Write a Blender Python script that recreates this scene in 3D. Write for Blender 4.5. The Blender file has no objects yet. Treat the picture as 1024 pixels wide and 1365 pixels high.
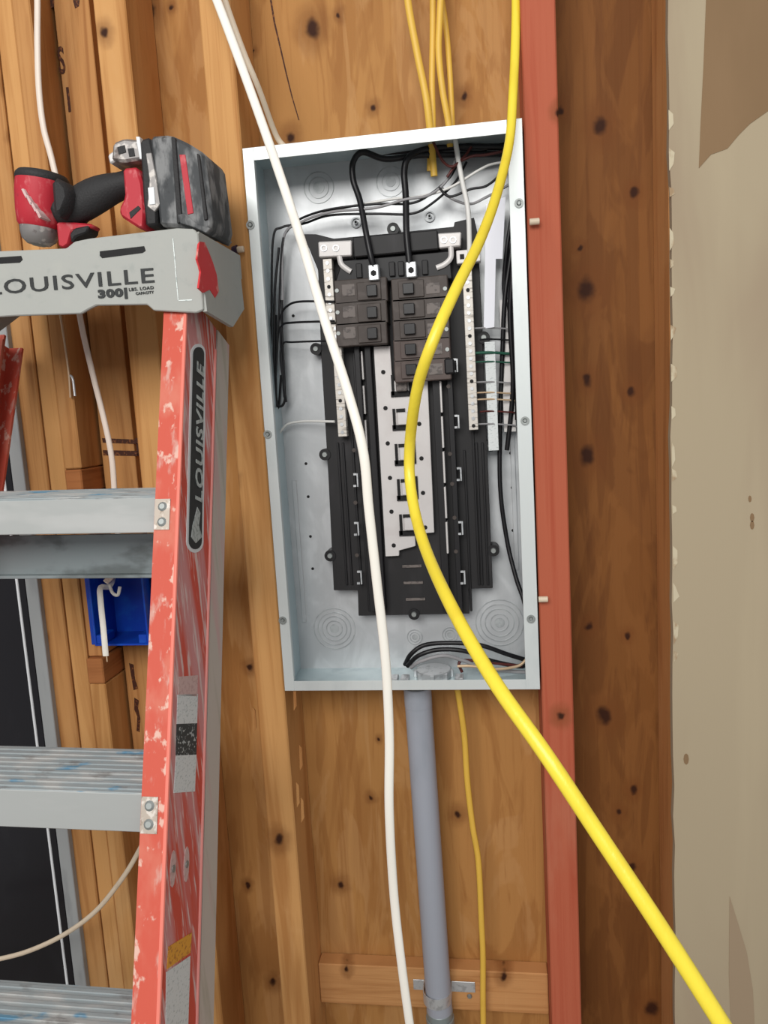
import bpy, bmesh, math, random
from mathutils import Vector, Matrix, Euler
random.seed(7)
S = bpy.context.scene
COL = S.collection
PZ = 1.474                                   # height of the panel's centre above the floor
EYE = Vector((0.128137, -1.038291, PZ + 0.02595))
FPX = 1026.4

# ------------------------------------------------------------------ camera
yaw, pitch, roll = 0.143161, -0.135807, 0.058343
MR = (Matrix.Rotation(yaw, 3, 'Z') @ Matrix.Rotation(pitch, 3, 'X') @ Matrix.Rotation(roll, 3, 'Y'))
AX, AY, AZ = MR.col[0], MR.col[1], MR.col[2]     # right, forward, up
cd = bpy.data.cameras.new('camera'); cam = bpy.data.objects.new('camera', cd); COL.objects.link(cam)
cd.sensor_fit = 'VERTICAL'; cd.sensor_height = 36.0; cd.lens = 36.0 * FPX / 1365.0
cd.clip_start = 0.02
cam.matrix_world = Matrix.Translation(EYE) @ Matrix((AX, AZ, -AY)).transposed().to_4x4()
S.camera = cam

# ------------------------------------------------------------------ light
w = bpy.data.worlds.new('room_light'); S.world = w; w.use_nodes = True
wn = w.node_tree.nodes; wl = w.node_tree.links
bg = wn['Background']; bg.inputs['Color'].default_value = (0.96, 0.98, 1.0, 1); bg.inputs['Strength'].default_value = 0.50
def area(name, loc, target, sx, sy, power, colr):
    ld = bpy.data.lights.new(name, 'AREA'); ld.shape = 'RECTANGLE'; ld.size = sx; ld.size_y = sy
    ld.energy = power; ld.color = colr
    o = bpy.data.objects.new(name, ld); COL.objects.link(o); o.location = loc
    o.rotation_euler = (Vector(target) - Vector(loc)).to_track_quat('-Z', 'Y').to_euler()
    return o
area('key_light_above_front', (-0.45, -2.8, 2.75), (-0.2, 0, 1.25), 2.0, 1.3, 88, (1.0, 0.985, 0.95))  # added area key light, source unseen, above and in front
S.view_settings.view_transform = 'Standard'; S.view_settings.look = 'None'
S.view_settings.gamma = 1.0; S.view_settings.use_curve_mapping = False
S.view_settings.exposure = -0.1

# ------------------------------------------------------------------ placing
def ray(px, py):
    return (AX * ((px - 512) / FPX) + AY + AZ * ((682.5 - py) / FPX))
def U(px, py, Y=0.0):                        # the point of the vertical plane y = Y seen at a pixel
    d = ray(px, py); return EYE + d * ((Y - EYE.y) / d.y)
def UP(px, py, P0, n):                       # same for any plane
    d = ray(px, py); return EYE + d * ((P0 - EYE).dot(n) / d.dot(n))

# ------------------------------------------------------------------ materials
def C(r, g, b):
    f = lambda c: (c / 255 / 12.92) if c <= 10 else ((c / 255 + .055) / 1.055) ** 2.4
    return (f(r), f(g), f(b), 1)
def mat(name, col, rough=.6, metal=0.0, layers=(), bump=None, spec=.4, knots=None, coat=0):
    m = bpy.data.materials.new(name); m.use_nodes = True
    nt = m.node_tree; N = nt.nodes; L = nt.links; b = N['Principled BSDF']
    b.inputs['Roughness'].default_value = rough; b.inputs['Metallic'].default_value = metal
    b.inputs['Specular IOR Level'].default_value = spec
    b.inputs['Coat Weight'].default_value = coat
    geo = N.new('ShaderNodeNewGeometry')
    cur = None
    def noise(sc, detail=3, dist=0.0, rgh=.55):
        mp = N.new('ShaderNodeVectorMath'); mp.operation = 'MULTIPLY'; mp.inputs[1].default_value = sc
        L.new(geo.outputs['Position'], mp.inputs[0])
        n = N.new('ShaderNodeTexNoise'); n.inputs['Scale'].default_value = 1.0
        n.inputs['Detail'].default_value = detail; n.inputs['Distortion'].default_value = dist
        n.inputs['Roughness'].default_value = rgh
        L.new(mp.outputs[0], n.inputs['Vector']); return n.outputs['Fac']
    def mix(fac, a, c):
        x = N.new('ShaderNodeMix'); x.data_type = 'RGBA'
        L.new(fac, x.inputs[0])
        if isinstance(a, tuple): x.inputs[6].default_value = a
        else: L.new(a, x.inputs[6])
        x.inputs[7].default_value = c; return x.outputs[2]
    cur = col
    for ly in layers:                        # (colour, noise scale xyz, low, high, amount, distortion)
        c2, sc, lo, hi = ly[:4]; am = ly[4] if len(ly) > 4 else 1.0; ds = ly[5] if len(ly) > 5 else 0
        mr = N.new('ShaderNodeMapRange'); mr.interpolation_type = 'SMOOTHSTEP'
        mr.inputs[1].default_value = lo; mr.inputs[2].default_value = hi
        mr.inputs[3].default_value = 0; mr.inputs[4].default_value = am
        L.new(noise(sc, 4, ds), mr.inputs[0]); cur = mix(mr.outputs[0], cur, c2)
    if knots:
        nz = N.new('ShaderNodeTexNoise'); nz.inputs['Scale'].default_value = 55; L.new(geo.outputs['Position'], nz.inputs['Vector'])
        of = N.new('ShaderNodeVectorMath'); of.operation = 'MULTIPLY_ADD'; of.inputs[1].default_value = (.012, .012, .016); L.new(nz.outputs['Color'], of.inputs[0])
        ps = N.new('ShaderNodeVectorMath'); ps.operation = 'SUBTRACT'; ps.inputs[1].default_value = (.006, .006, .008)
        L.new(geo.outputs['Position'], of.inputs[2]); L.new(of.outputs[0], ps.inputs[0])
        for ring in (0, 1):
            acc = None
            for (kx, kz, kr) in knots:
                v = N.new('ShaderNodeVectorMath'); v.operation = 'SUBTRACT'; v.inputs[1].default_value = (kx, 0, kz)
                L.new(ps.outputs[0], v.inputs[0])
                v2 = N.new('ShaderNodeVectorMath'); v2.operation = 'MULTIPLY'; v2.inputs[1].default_value = (1 / kr, 0, .8 / kr)
                L.new(v.outputs[0], v2.inputs[0])
                ln = N.new('ShaderNodeVectorMath'); ln.operation = 'LENGTH'; L.new(v2.outputs[0], ln.inputs[0])
                mr = N.new('ShaderNodeMapRange'); mr.interpolation_type = 'SMOOTHSTEP'
                if ring == 0: a = (1.0, 3.4, .5, 0)
                else: a = (.35, 1.15, 1, 0)
                for i in range(4): mr.inputs[1 + i].default_value = a[i]
                L.new(ln.outputs['Value'], mr.inputs[0])
                if acc is None: acc = mr.outputs[0]
                else:
                    mx = N.new('ShaderNodeMath'); mx.operation = 'MAXIMUM'
                    L.new(acc, mx.inputs[0]); L.new(mr.outputs[0], mx.inputs[1]); acc = mx.outputs[0]
            cur = mix(acc, cur, C(112, 64, 26) if ring == 0 else C(54, 24, 6))
    if isinstance(cur, tuple): b.inputs['Base Color'].default_value = cur
    else: L.new(cur, b.inputs['Base Color'])
    if bump:
        bp = N.new('ShaderNodeBump'); bp.inputs['Strength'].default_value = bump[1]; bp.inputs['Distance'].default_value = .002
        L.new(noise(bump[0], 3), bp.inputs['Height']); L.new(bp.outputs[0], b.inputs['Normal'])
    return m
def wood(name, base, dark, light, knots=None, horiz=False, ply=False):
    if ply:
        return mat(name, base, .72, 0, [(dark, (7, 5, 1.7), .48, .56, .5, 2.6), (light, (9, 6, 2.6), .50, .55, .42, 1.8), (dark, (20, 8, 2.2), .52, .60, .4, 2.0),
                   (dark, (120, 40, 4), .5, .78, .4), (light, (40, 20, 4), .6, .8, .4)], ((120, 60, 5), .2), .25, knots)
    g = (5, 5, 170) if horiz else (170, 60, 4); g2 = (2.2, 3, 34) if horiz else (34, 12, 1.6)
    g3 = (3, 3, 12) if horiz else (11, 6, 3.2)
    return mat(name, base, .72, 0, [(dark, g2, .46, .70, .75, 1.2), (light, g3, .50, .72, .6, .8), (dark, g, .52, .75, .5),
               (light, (60, 20, 5), .62, .8, .35)], ((g), .25), .25, knots)
KN = lambda lst, Y: [(U(x, y, Y).x, U(x, y, Y).z, r / 1026 * (Y + 1.04)) for x, y, r in lst]
SH = 0.100                                    # front of the sheathing
SF = 0.006                                    # front of the studs
M = {}
M['ply'] = wood('pine_plywood', C(177, 127, 72), C(147, 96, 48), C(191, 145, 94),
    KN([(417, 38, 10), (451, 20, 4), (498, 142, 4), (387, 183, 7), (618, 127, 5), (200, 12, 9), (228, 8, 4), (337, 70, 3), (742, 150, 3),
        (495, 1063, 4), (455, 1178, 6), (610, 1085, 6), (333, 888, 5), (393, 1232, 4), (365, 1310, 6), (505, 985, 3), (330, 1180, 4)], SH), ply=True)
M['ply_shaded'] = wood('shade_darkened_plywood', C(123, 77, 35), C(96, 55, 22), C(136, 88, 44),  # plywood darkened so the right bay's shade is in its colour
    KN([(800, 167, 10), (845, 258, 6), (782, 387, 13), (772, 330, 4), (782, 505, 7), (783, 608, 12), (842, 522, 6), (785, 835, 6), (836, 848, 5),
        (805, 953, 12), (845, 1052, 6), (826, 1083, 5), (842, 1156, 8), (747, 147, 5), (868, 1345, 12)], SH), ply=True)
M['stud'] = wood('light_stud_pine', C(201, 149, 92), C(167, 111, 58), C(212, 165, 111), KN([(140, 42, 6), (312, 640, 5), (372, 1120, 8)], SF))
M['stud_b'] = wood('orange_stud_pine', C(186, 134, 81), C(147, 94, 48), C(197, 151, 99), KN([(8, 115, 6), (14, 180, 4), (118, 892, 5), (60, 850, 4)], SF))
M['stud_r'] = wood('red_stained_stud', C(176, 92, 66), C(164, 74, 50), C(180, 110, 84), KN([(745, 148, 5), (748, 955, 6)], SF))
M['stud_d'] = wood('brown_stud', C(196, 138, 84), C(160, 104, 58), C(206, 152, 98), KN([(868, 720, 4), (872, 300, 4)], SF))
M['block'] = wood('nailing_block', C(197, 144, 92), C(163, 108, 60), C(209, 161, 111), KN([(452, 1334, 5), (686, 1318, 5), (672, 1345, 6)], SF), True)
M['block_d'] = wood('end_block', C(170, 108, 62), C(130, 76, 38), C(190, 130, 80), None, True)
M['drywall'] = mat('drywall_paper_and_compound', C(169, 154, 129), .85, 0, [(C(157, 139, 117), (6, 3, 1.3), .42, .6, .8, .6), (C(175, 160, 134), (14, 4, 1.0), .5, .7, .6)], ((30, 30, 12), .12), .2)
M['paper'] = mat('bare_brown_drywall_paper', C(131, 106, 79), .9, 0, [(C(140, 114, 86), (9, 5, 4), .4, .7, .6)], None, .15)
M['paperedge'] = mat('torn_gypsum_edge', C(196, 184, 158), .9, 0, [(C(150, 120, 90), (40, 40, 26), .5, .62, .8)], ((80, 80, 50), .5), .1)
M['gray'] = mat('pale_window_frame', C(150, 152, 152), .5, 0, [(C(120, 122, 124), (40, 9, 9), .5, .7, .6)])
M['glass_black'] = mat('black_window_glass', C(24, 22, 26), .25, 0, [(C(40, 40, 44), (9, 9, 5), .55, .75, .5)], None, .3)
M['bead'] = mat('white_glazing_bead', C(226, 228, 230), .5)
M['galv'] = mat('galvanised_box', C(190, 192, 194), .42, .35, [(C(212, 214, 216), (22, 22, 14), .45, .65, .6, .6), (C(170, 175, 178), (12, 12, 7), .5, .75, .6)], ((60, 60, 60), .1), .5)
M['galv_side'] = mat('galvanised_side_wall', C(190, 206, 210), .38, .35, [(C(215, 228, 230), (10, 10, 3), .45, .65, .7, .6), (C(150, 168, 175), (18, 18, 4), .52, .75, .6)], None, .5)  # bluish tint puts the cool light on the side walls into their colour
M['flange'] = mat('zinc_flange', C(210, 215, 214), .4, .25, [(C(196, 203, 203), (25, 25, 12), .5, .72, .6)], None, .5)
M['emboss'] = mat('knockout_metal', C(166, 169, 171), .45, .4, [(C(200, 204, 204), (60, 60, 60), .4, .6, .6)])
M['black'] = mat('black_base_plastic', C(38, 37, 38), .55, 0, [(C(56, 54, 56), (40, 20, 8), .5, .75, .6)], None, .3)
M['black2'] = mat('black_rail_plastic', C(26, 25, 27), .5, 0, [], None, .35)
M['brk'] = mat('breaker_body_plastic', C(70, 62, 58), .55, 0, [(C(90, 82, 78), (60, 20, 60), .5, .7, .6)], None, .35)
M['brk2'] = mat('breaker_body_warm', C(84, 72, 68), .55, 0, [(C(104, 92, 86), (60, 20, 60), .5, .7, .6)], None, .35)
M['brklab'] = mat('breaker_label', C(112, 104, 100), .6, 0, [(C(78, 72, 70), (160, 20, 200), .5, .6, .8)])
M['toggle'] = mat('breaker_toggle', C(22, 20, 22), .4)
M['tin'] = mat('tin_plated_bus', C(206, 202, 200), .45, .15, [(C(196, 190, 188), (30, 30, 30), .5, .7, .5)])
M['silver'] = mat('silver_metal', C(200, 202, 204), .35, .5, [(C(150, 152, 154), (90, 90, 90), .5, .65, .6)])
M['screw'] = mat('zinc_screw', C(150, 154, 152), .5, .6)
M['dark'] = mat('dark_hole', C(16, 15, 16), .7)
M['gutter_glare'] = mat('white_gutter_glare', C(236, 236, 244), .6)  # white for the painted reflection in the panel's right gutter
M['bar'] = mat('neutral_bar_metal', C(206, 200, 192), .45, .2, [(C(120, 112, 104), (20, 20, 330), .55, .62, .7)])
M['wblack'] = mat('black_wire_insulation', C(22, 21, 24), .4)
M['wgray'] = mat('grey_wire_insulation', C(150, 148, 150), .5)
M['wgreen'] = mat('green_wire_insulation', C(40, 90, 72), .45)
M['wwhite'] = mat('white_wire_insulation', C(222, 220, 216), .45)
M['wtan'] = mat('bare_copper_wire', C(206, 178, 146), .45, .3)
M['wred'] = mat('dark_red_wire_insulation', C(84, 34, 30), .45)
M['nm_white'] = mat('white_cable_jacket', C(240, 236, 226), .42, 0, [(C(214, 208, 196), (40, 40, 9), .55, .75, .6)], None, .45)
M['nm_cream'] = mat('cream_cable_jacket', C(214, 196, 172), .45, 0, [(C(190, 170, 144), (50, 50, 12), .55, .75, .6)], None, .45)
M['nm_pale'] = mat('pale_cable_jacket', C(226, 210, 196), .42, 0, [(C(206, 188, 170), (50, 50, 12), .55, .75, .6)], None, .45)
M['nm_yellow'] = mat('yellow_cable_jacket', C(238, 215, 62), .36, 0, [(C(226, 198, 54), (30, 30, 10), .5, .7, .6)], ((200, 200, 40), .2), .5)
M['nm_yellow2'] = mat('dull_yellow_cable_jacket', C(222, 178, 72), .45, 0, [(C(200, 156, 56), (40, 40, 9), .5, .7, .6)])
M['pvc'] = mat('grey_pvc', C(158, 162, 172), .45, 0, [(C(126, 134, 140), (9, 9, 3), .5, .7, .6)], None, .4)
M['pvc2'] = mat('steel_coupling', C(146, 156, 156), .4, .4)
M['fib'] = mat('dusty_red_fibreglass', C(200, 86, 68), .6, 0, [(C(208, 124, 104), (20, 20, 7), .48, .66, .7), (C(226, 200, 184), (80, 66, 46), .585, .66, .7), (C(206, 168, 156), (90, 70, 16), .56, .72, .7)], ((80, 80, 20), .15), .3)
M['fibweb'] = mat('scuffed_red_fibreglass', C(208, 84, 66), .65, 0, [(C(208, 150, 150), (10, 22, 2.6), .42, .56, .85, .4), (C(226, 206, 202), (60, 110, 14), .54, .64, .75), (C(196, 176, 172), (60, 90, 8), .56, .70, .6)], ((80, 80, 20), .15), .3)
M['fibback'] = mat('greyed_fibreglass', C(196, 186, 176), .7, 0, [(C(206, 166, 164), (30, 30, 3), .5, .66, .7), (C(170, 164, 146), (40, 40, 5), .55, .7, .6)], None, .3)
M['alu'] = mat('dull_aluminium_step', C(173, 175, 173), .5, .2, [(C(190, 190, 188), (6, 20, 24), .48, .66, .6), (C(142, 146, 146), (10, 40, 10), .56, .76, .6)], ((20, 60, 60), .12), .45)
M['alu_tread'] = mat('paint_stained_aluminium', C(158, 166, 168), .6, .15, [(C(188, 186, 182), (14, 40, 14), .45, .62, .7), (C(84, 138, 168), (16, 38, 14), .58, .66, .85), (C(118, 114, 112), (30, 60, 20), .56, .7, .6)], ((40, 90, 60), .3), .4)
M['alu_back'] = mat('dark_aluminium_brace', C(142, 152, 154), .5, .25, [(C(100, 106, 106), (14, 20, 30), .45, .65, .8)], None, .45)
M['cap'] = mat('grey_ladder_cap_plastic', C(166, 167, 162), .6, 0, [(C(175, 175, 167), (16, 16, 16), .5, .7, .5), (C(149, 153, 149), (50, 50, 50), .56, .74, .5)], ((120, 120, 120), .1), .3)
M['capred'] = mat('torn_red_sticker', C(206, 56, 60), .6, 0, [(C(222, 150, 140), (60, 60, 50), .56, .66, .7)])
M['ink'] = mat('black_print', C(40, 42, 42), .6)
M['stk_w'] = mat('white_sticker_and_glare', C(218, 222, 222), .6, 0, [(C(168, 176, 176), (200, 200, 420), .55, .62, .6)])
M['stk_p'] = mat('faded_sticker', C(206, 176, 172), .6, 0, [(C(184, 146, 142), (200, 200, 300), .5, .62, .6)])
M['stk_k'] = mat('black_sticker', C(52, 60, 62), .6, 0, [(C(190, 196, 196), (500, 200, 260), .56, .6, .8)])
M['stk_y'] = mat('yellow_sticker', C(226, 162, 60), .6, 0, [(C(160, 90, 50), (300, 200, 300), .55, .62, .7)])
M['brack'] = mat('tarnished_step_bracket', C(172, 160, 148), .5, .3, [(C(214, 206, 198), (120, 60, 120), .5, .6, .7), (C(120, 100, 84), (160, 60, 160), .58, .7, .7)])
M['chrome'] = mat('silver_print', C(196, 202, 200), .4, .3, [(C(120, 132, 128), (200, 200, 200), .5, .6, .6)])
M['dred'] = mat('tool_red_plastic', C(182, 38, 52), .55, 0, [(C(206, 110, 112), (90, 60, 50), .54, .68, .6), (C(110, 40, 46), (60, 60, 60), .6, .7, .5)])
M['dblack'] = mat('tool_black_rubber', C(38, 37, 38), .65, 0, [], ((400, 400, 400), .3))
M['clip'] = mat('dirty_steel_clip', C(140, 136, 134), .5, .4, [(C(196, 190, 184), (80, 60, 80), .5, .6, .7), (C(80, 66, 62), (70, 60, 60), .56, .68, .8)])
M['batt'] = mat('dusty_battery_plastic', C(66, 68, 70), .7, 0, [(C(140, 140, 140), (50, 50, 22), .44, .62, .8), (C(36, 36, 38), (80, 80, 40), .58, .7, .7)], ((120, 120, 60), .3))
M['blue'] = mat('blue_box_plastic', C(8, 62, 172), .4, 0, [(C(20, 96, 190), (40, 40, 40), .5, .7, .5)], None, .4)
M['concrete'] = mat('concrete_floor', C(150, 146, 138), .85, 0, [(C(130, 126, 120), (3, 3, 3), .4, .7, .8)])

# ------------------------------------------------------------------ object helpers
def props(o, label=None, cat=None, group=None, kind=None):
    for k, v in (('label', label), ('category', cat), ('group', group), ('kind', kind)):
        if v: o[k] = v
    return o
def root(name, loc, label, cat, group=None):
    o = bpy.data.objects.new(name, None); COL.objects.link(o); o.location = loc; o.empty_display_size = .05
    o['_'] = 1; del o['_']
    return props(o, label, cat, group)
def wloc(p):
    v = Vector((0, 0, 0))
    while p: v += p.location; p = p.parent
    return v
def put(name, bm, m, parent=None, origin=None, smooth=False, label=None):
    """link a bmesh in world coordinates; origin moves to the parent's base or to the given point"""
    bmesh.ops.recalc_face_normals(bm, faces=bm.faces)
    base = wloc(parent) if parent else Vector((0, 0, 0))
    if origin is None:
        if bm.verts and parent:
            mn = [min(v.co[i] for v in bm.verts) for i in range(3)]; mx = [max(v.co[i] for v in bm.verts) for i in range(3)]
            origin = Vector([(a + b) / 2 for a, b in zip(mn, mx)])
        else: origin = Vector((0, 0, 0))
    origin = Vector(origin)
    bmesh.ops.translate(bm, verts=bm.verts, vec=-origin)
    me = bpy.data.meshes.new(name); bm.to_mesh(me); bm.free()
    for mm in (m if isinstance(m, (list, tuple)) else [m]): me.materials.append(mm)
    if smooth:
        for p in me.polygons: p.use_smooth = True
        if smooth is not True:
            me.set_sharp_from_angle(angle=math.radians(smooth))
    o = bpy.data.objects.new(name, me); COL.objects.link(o)
    o.location = origin - base
    if parent: o.parent = parent
    if label: o['label'] = label
    return o
def bevel(bm, r, seg=1):
    bmesh.ops.bevel(bm, geom=list(bm.edges), offset=r, segments=seg, affect='EDGES', profile=.5, clamp_overlap=True)
def box(bm, x0, x1, y0, y1, z0, z1, bv=0, seg=1):
    b = bmesh.new()
    bmesh.ops.create_cube(b, size=1)
    for v in b.verts:
        v.co = Vector(((x0 + x1) / 2 + v.co.x * (x1 - x0), (y0 + y1) / 2 + v.co.y * (y1 - y0), (z0 + z1) / 2 + v.co.z * (z1 - z0)))
    if bv: bevel(b, bv, seg)
    join(bm, b)
def join(bm, b):
    me = bpy.data.meshes.new('t'); b.to_mesh(me); b.free(); bm.from_mesh(me); bpy.data.meshes.remove(me)
def loop(bm, pts, off):                      # closed prism: front polygon pts, pushed by vector off
    b = bmesh.new()
    f = [b.verts.new(p) for p in pts]; k = [b.verts.new(p + off) for p in pts]
    b.faces.new(f); b.faces.new(list(reversed(k))); n = len(f)
    for i in range(n): b.faces.new((f[i], k[i], k[(i + 1) % n], f[(i + 1) % n]))
    return b
def prism(bm, pxs, Yf, Yb, bv=0):            # polygon in the plane y = Yf, thickness to y = Yb
    b = loop(bm, [U(x, y, Yf) for x, y in pxs], Vector((0, Yb - Yf, 0)))
    if bv: bmesh.ops.recalc_face_normals(b, faces=b.faces); bevel(b, bv)
    join(bm, b)
def rq(bm, x0, y0, x1, y1, Yf, Yb, bv=0):    # upright block between two corner sightings
    a = U(x0, y0, Yf); b = U(x1, y1, Yf)
    box(bm, min(a.x, b.x), max(a.x, b.x), Yf, Yb, min(a.z, b.z), max(a.z, b.z), bv)
def cyl(bm, p, axis, r, h, n=16, r2=None, bv=0):   # from p along axis
    axis = Vector(axis).normalized(); b = bmesh.new()
    bmesh.ops.create_cone(b, cap_ends=True, segments=n, radius1=r, radius2=r if r2 is None else r2, depth=h)
    if bv: bevel(b, bv)
    R = axis.to_track_quat('Z', 'Y').to_matrix().to_4x4()
    bmesh.ops.transform(b, matrix=Matrix.Translation(Vector(p) + axis * h / 2) @ R, verts=b.verts); join(bm, b)
def ring(bm, p, axis, r, w_, h, n=24):       # flat washer
    axis = Vector(axis).normalized(); b = bmesh.new()
    prof = [(r - w_, 0), (r - w_, h), (r, h), (r, 0)]; vs = []
    for i in range(n):
        a = 2 * math.pi * i / n; vs.append([b.verts.new((q[0] * math.cos(a), q[0] * math.sin(a), q[1])) for q in prof])
    for i in range(n):
        for j in range(4):
            b.faces.new((vs[i][j], vs[(i + 1) % n][j], vs[(i + 1) % n][(j + 1) % 4], vs[i][(j + 1) % 4]))
    bmesh.ops.recalc_face_normals(b, faces=b.faces)
    R = axis.to_track_quat('Z', 'Y').to_matrix().to_4x4()
    bmesh.ops.transform(b, matrix=Matrix.Translation(Vector(p)) @ R, verts=b.verts); join(bm, b)
def crom(P, k=8):
    P = [Vector(p) for p in P]; P = [2 * P[0] - P[1]] + P + [2 * P[-1] - P[-2]]; out = []
    for i in range(1, len(P) - 2):
        a, b, c, d = P[i - 1:i + 3]
        for j in range(k):
            t = j / k
            out.append(.5 * (2 * b + (c - a) * t + (2 * a - 5 * b + 4 * c - d) * t * t + (3 * b - 3 * c + d - a) * t ** 3))
    out.append(P[-2]); return out
def tube(bm, P, r, n=10, flat=1.0, k=8, face=None):  # swept cable; flat < 1 squashes it towards the viewer side
    P = crom(P, k) if len(P) > 2 or k > 1 else [Vector(p) for p in P]
    rings = []; up = Vector((0, -1, 0)) if face is None else Vector(face)
    for i, p in enumerate(P):
        t = (P[min(i + 1, len(P) - 1)] - P[max(i - 1, 0)]).normalized()
        s = t.cross(up)
        if s.length < .2: s = t.cross(Vector((1, 0, .2)))
        s.normalize(); u = s.cross(t).normalized()
        if rings and s.dot(ls) < 0: s = -s
        ls = s
        rings.append([bm.verts.new(p + s * (r * math.cos(2 * math.pi * j / n)) + u * (r * flat * math.sin(2 * math.pi * j / n))) for j in range(n)])
    for a, b in zip(rings, rings[1:]):
        for j in range(n): bm.faces.new((a[j], a[(j + 1) % n], b[(j + 1) % n], b[j]))
    bm.faces.new(list(reversed(rings[0]))); bm.faces.new(rings[-1])
def px3(lst): return [U(*p) for p in lst]
def cable(name, pts, r, m, label, cat='cable', group=None, flat=1.0, parent=None, n=10, k=8):
    bm = bmesh.new(); P = px3(pts)
    P = crom(P, k) if (len(P) > 2 or k > 1) else P
    def run_on(a, b, v):                      # carry a cable on past the frame, easing towards v
        d = (b - a).normalized(); out = []
        for q in range(8):
            d = (d + v * .12).normalized(); b = b + d * .06; out.append(b)
        return out
    if pts[0][1] < 0: P = run_on(P[1], P[0], Vector((0, 0, 1)))[::-1] + P
    elif pts[0][0] < 0: P = run_on(P[1], P[0], Vector((0, 0, 0)))[::-1] + P
    if pts[-1][1] > 1365: P = P + run_on(P[-2], P[-1], Vector((0, 0, -1)))
    k = 1
    tube(bm, P, r, n, flat, k)
    o = put(name, bm, m, parent, smooth=50, origin=(None if parent else P[-1]))
    if not parent: props(o, label, cat, group)
    return o
def text(body, size, m, name, parent, P, ex, ez, sx=1.0, depth=.0006, bold=0, align='LEFT'):
    """flat print on a face: P baseline start, ex reading direction, ez letter-up direction"""
    cu = bpy.data.curves.new(name, 'FONT'); cu.body = body; cu.size = size; cu.extrude = depth / 2; cu.offset = bold
    cu.space_character = 1.12; cu.align_x = align; cu.resolution_u = 3
    to = bpy.data.objects.new('t', cu); COL.objects.link(to)
    dg = bpy.context.evaluated_depsgraph_get(); me = bpy.data.meshes.new_from_object(to.evaluated_get(dg))
    bpy.data.objects.remove(to)
    bm = bmesh.new(); bm.from_mesh(me); bpy.data.meshes.remove(me)
    ex = Vector(ex).normalized(); ez = Vector(ez).normalized(); n = ex.cross(ez)
    Mx = Matrix((ex * sx, ez, n)).transposed().to_4x4(); Mx.translation = Vector(P)
    bmesh.ops.transform(bm, matrix=Mx, verts=bm.verts)
    return put(name, bm, m, parent)

# ------------------------------------------------------------------ the setting
ZT, ZB = 2.62, 0.0
XL, XR = -1.5, 1.25
bm = bmesh.new(); box(bm, XL, XR + .2, -2.6, SH + .012, -.06, 0)
put('floor', bm, M['concrete'], origin=(0, 0, 0))['kind'] = 'structure'
wall = bpy.data.objects.new('wall_back', None); COL.objects.link(wall); wall['kind'] = 'structure'
seam = U(722, 700, SH).x  # sheet with the painted bay shade starts here, behind the red stud
winx = U(18, 531, 0).x                        # outer edge of the window frame
def panel_sheet(x0, x1, m, lab=None, z0=.038):
    bm = bmesh.new(); box(bm, x0, x1, SH, SH + .012, z0, ZT)
    o = put('plywood_panel', bm, m, wall, label=lab); o.name = 'plywood_panel'; return o
panel_sheet(winx - .01, seam, M['ply']); panel_sheet(XL, winx - .0105, M['ply'], None, 2.101)
bm = bmesh.new(); box(bm, XL, winx - .0105, SH, SH + .012, .038, .459); put('plywood_panel', bm, M['ply'], wall)
panel_sheet(seam + .001, XR, M['ply_shaded'], 'plywood sheathing with bay shade in its colour')
def vx(px, py, Y=SF): return U(px, py, Y).x
def stud(x0, x1, m, z0=.038, z1=ZT, lab=None, yf=SF, name='stud', bv=.0018):
    bm = bmesh.new(); box(bm, x0, x1, yf, SH - .0005, z0, z1, bv); return put(name, bm, m, wall, label=lab)
bm = bmesh.new(); box(bm, winx - .01, XR, SF, SH, 0, .037, .001); put('bottom_plate', bm, M['stud_b'], wall)
# cluster of studs at the left, beside the window
xa = vx(30, 560); xb = vx(48, 500); xc = vx(72, 500); xd = vx(99, 540)
stud(vx(20, 531), xb - .0008, M['stud_b'])
stud(xb, xc - .0008, M['stud'], yf=SF + .003)
zt = U(80, 626, SF).z; zb = U(115, 912, SF).z
stud(xc, xd, M['stud_b'], z0=zt, lab='upper cripple stud')
stud(xc, xd, M['block_d'], z0=zt - .036, z1=zt - .001, yf=SF - .002, name='sill_block')
stud(xc, xd - .003, M['stud_d'], z0=zb + .041, z1=zt - .037, yf=SF + .006, name='cripple_filler')
stud(xc, xd, M['block_d'], z0=zb + .001, z1=zb + .04, yf=SF - .002, name='sill_block')
stud(xc, xd, M['stud'], z1=zb, lab='lower cripple stud')
# wide board recessed behind the cable, and the stud right of it
stud(vx(124, 5, SF), vx(167, 5, SF), M['stud'])
bm = bmesh.new(); box(bm, xd + .004, vx(122, 5, .07), .062, SH - .001, .038, ZT, .001); put('recessed_board', bm, M['stud_b'], wall)
# studs either side of the panel
lx1 = U(322, 198, 0).x - .0015
stud(lx1 - .043, lx1, M['stud'], lab='knotty light stud left of the panel')
rx0 = U(697, 157, 0).x + .0015
stud(rx0, vx(741, 20), M['stud_r'], lab='red stained stud')
bm = bmesh.new(); box(bm, rx0 + .001, vx(722, 1100), SF + .004, SH, .04, ZT); bm.free()
dx0 = vx(892, 300)
stud(dx0, dx0 + .038, M['stud_d'], lab='brown stud carrying the drywall edge')
stud(dx0 + .4, dx0 + .438, M['stud_d'])
# nailing block between the studs under the panel
bm = bmesh.new(); a = U(432, 1285, .0725); b = U(733, 1353, .0725)
box(bm, lx1 + .0005, rx0 - .0005, .0725, SH - .0005, b.z, a.z, .0015); put('nailing_block', bm, M['block'], wall)
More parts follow.
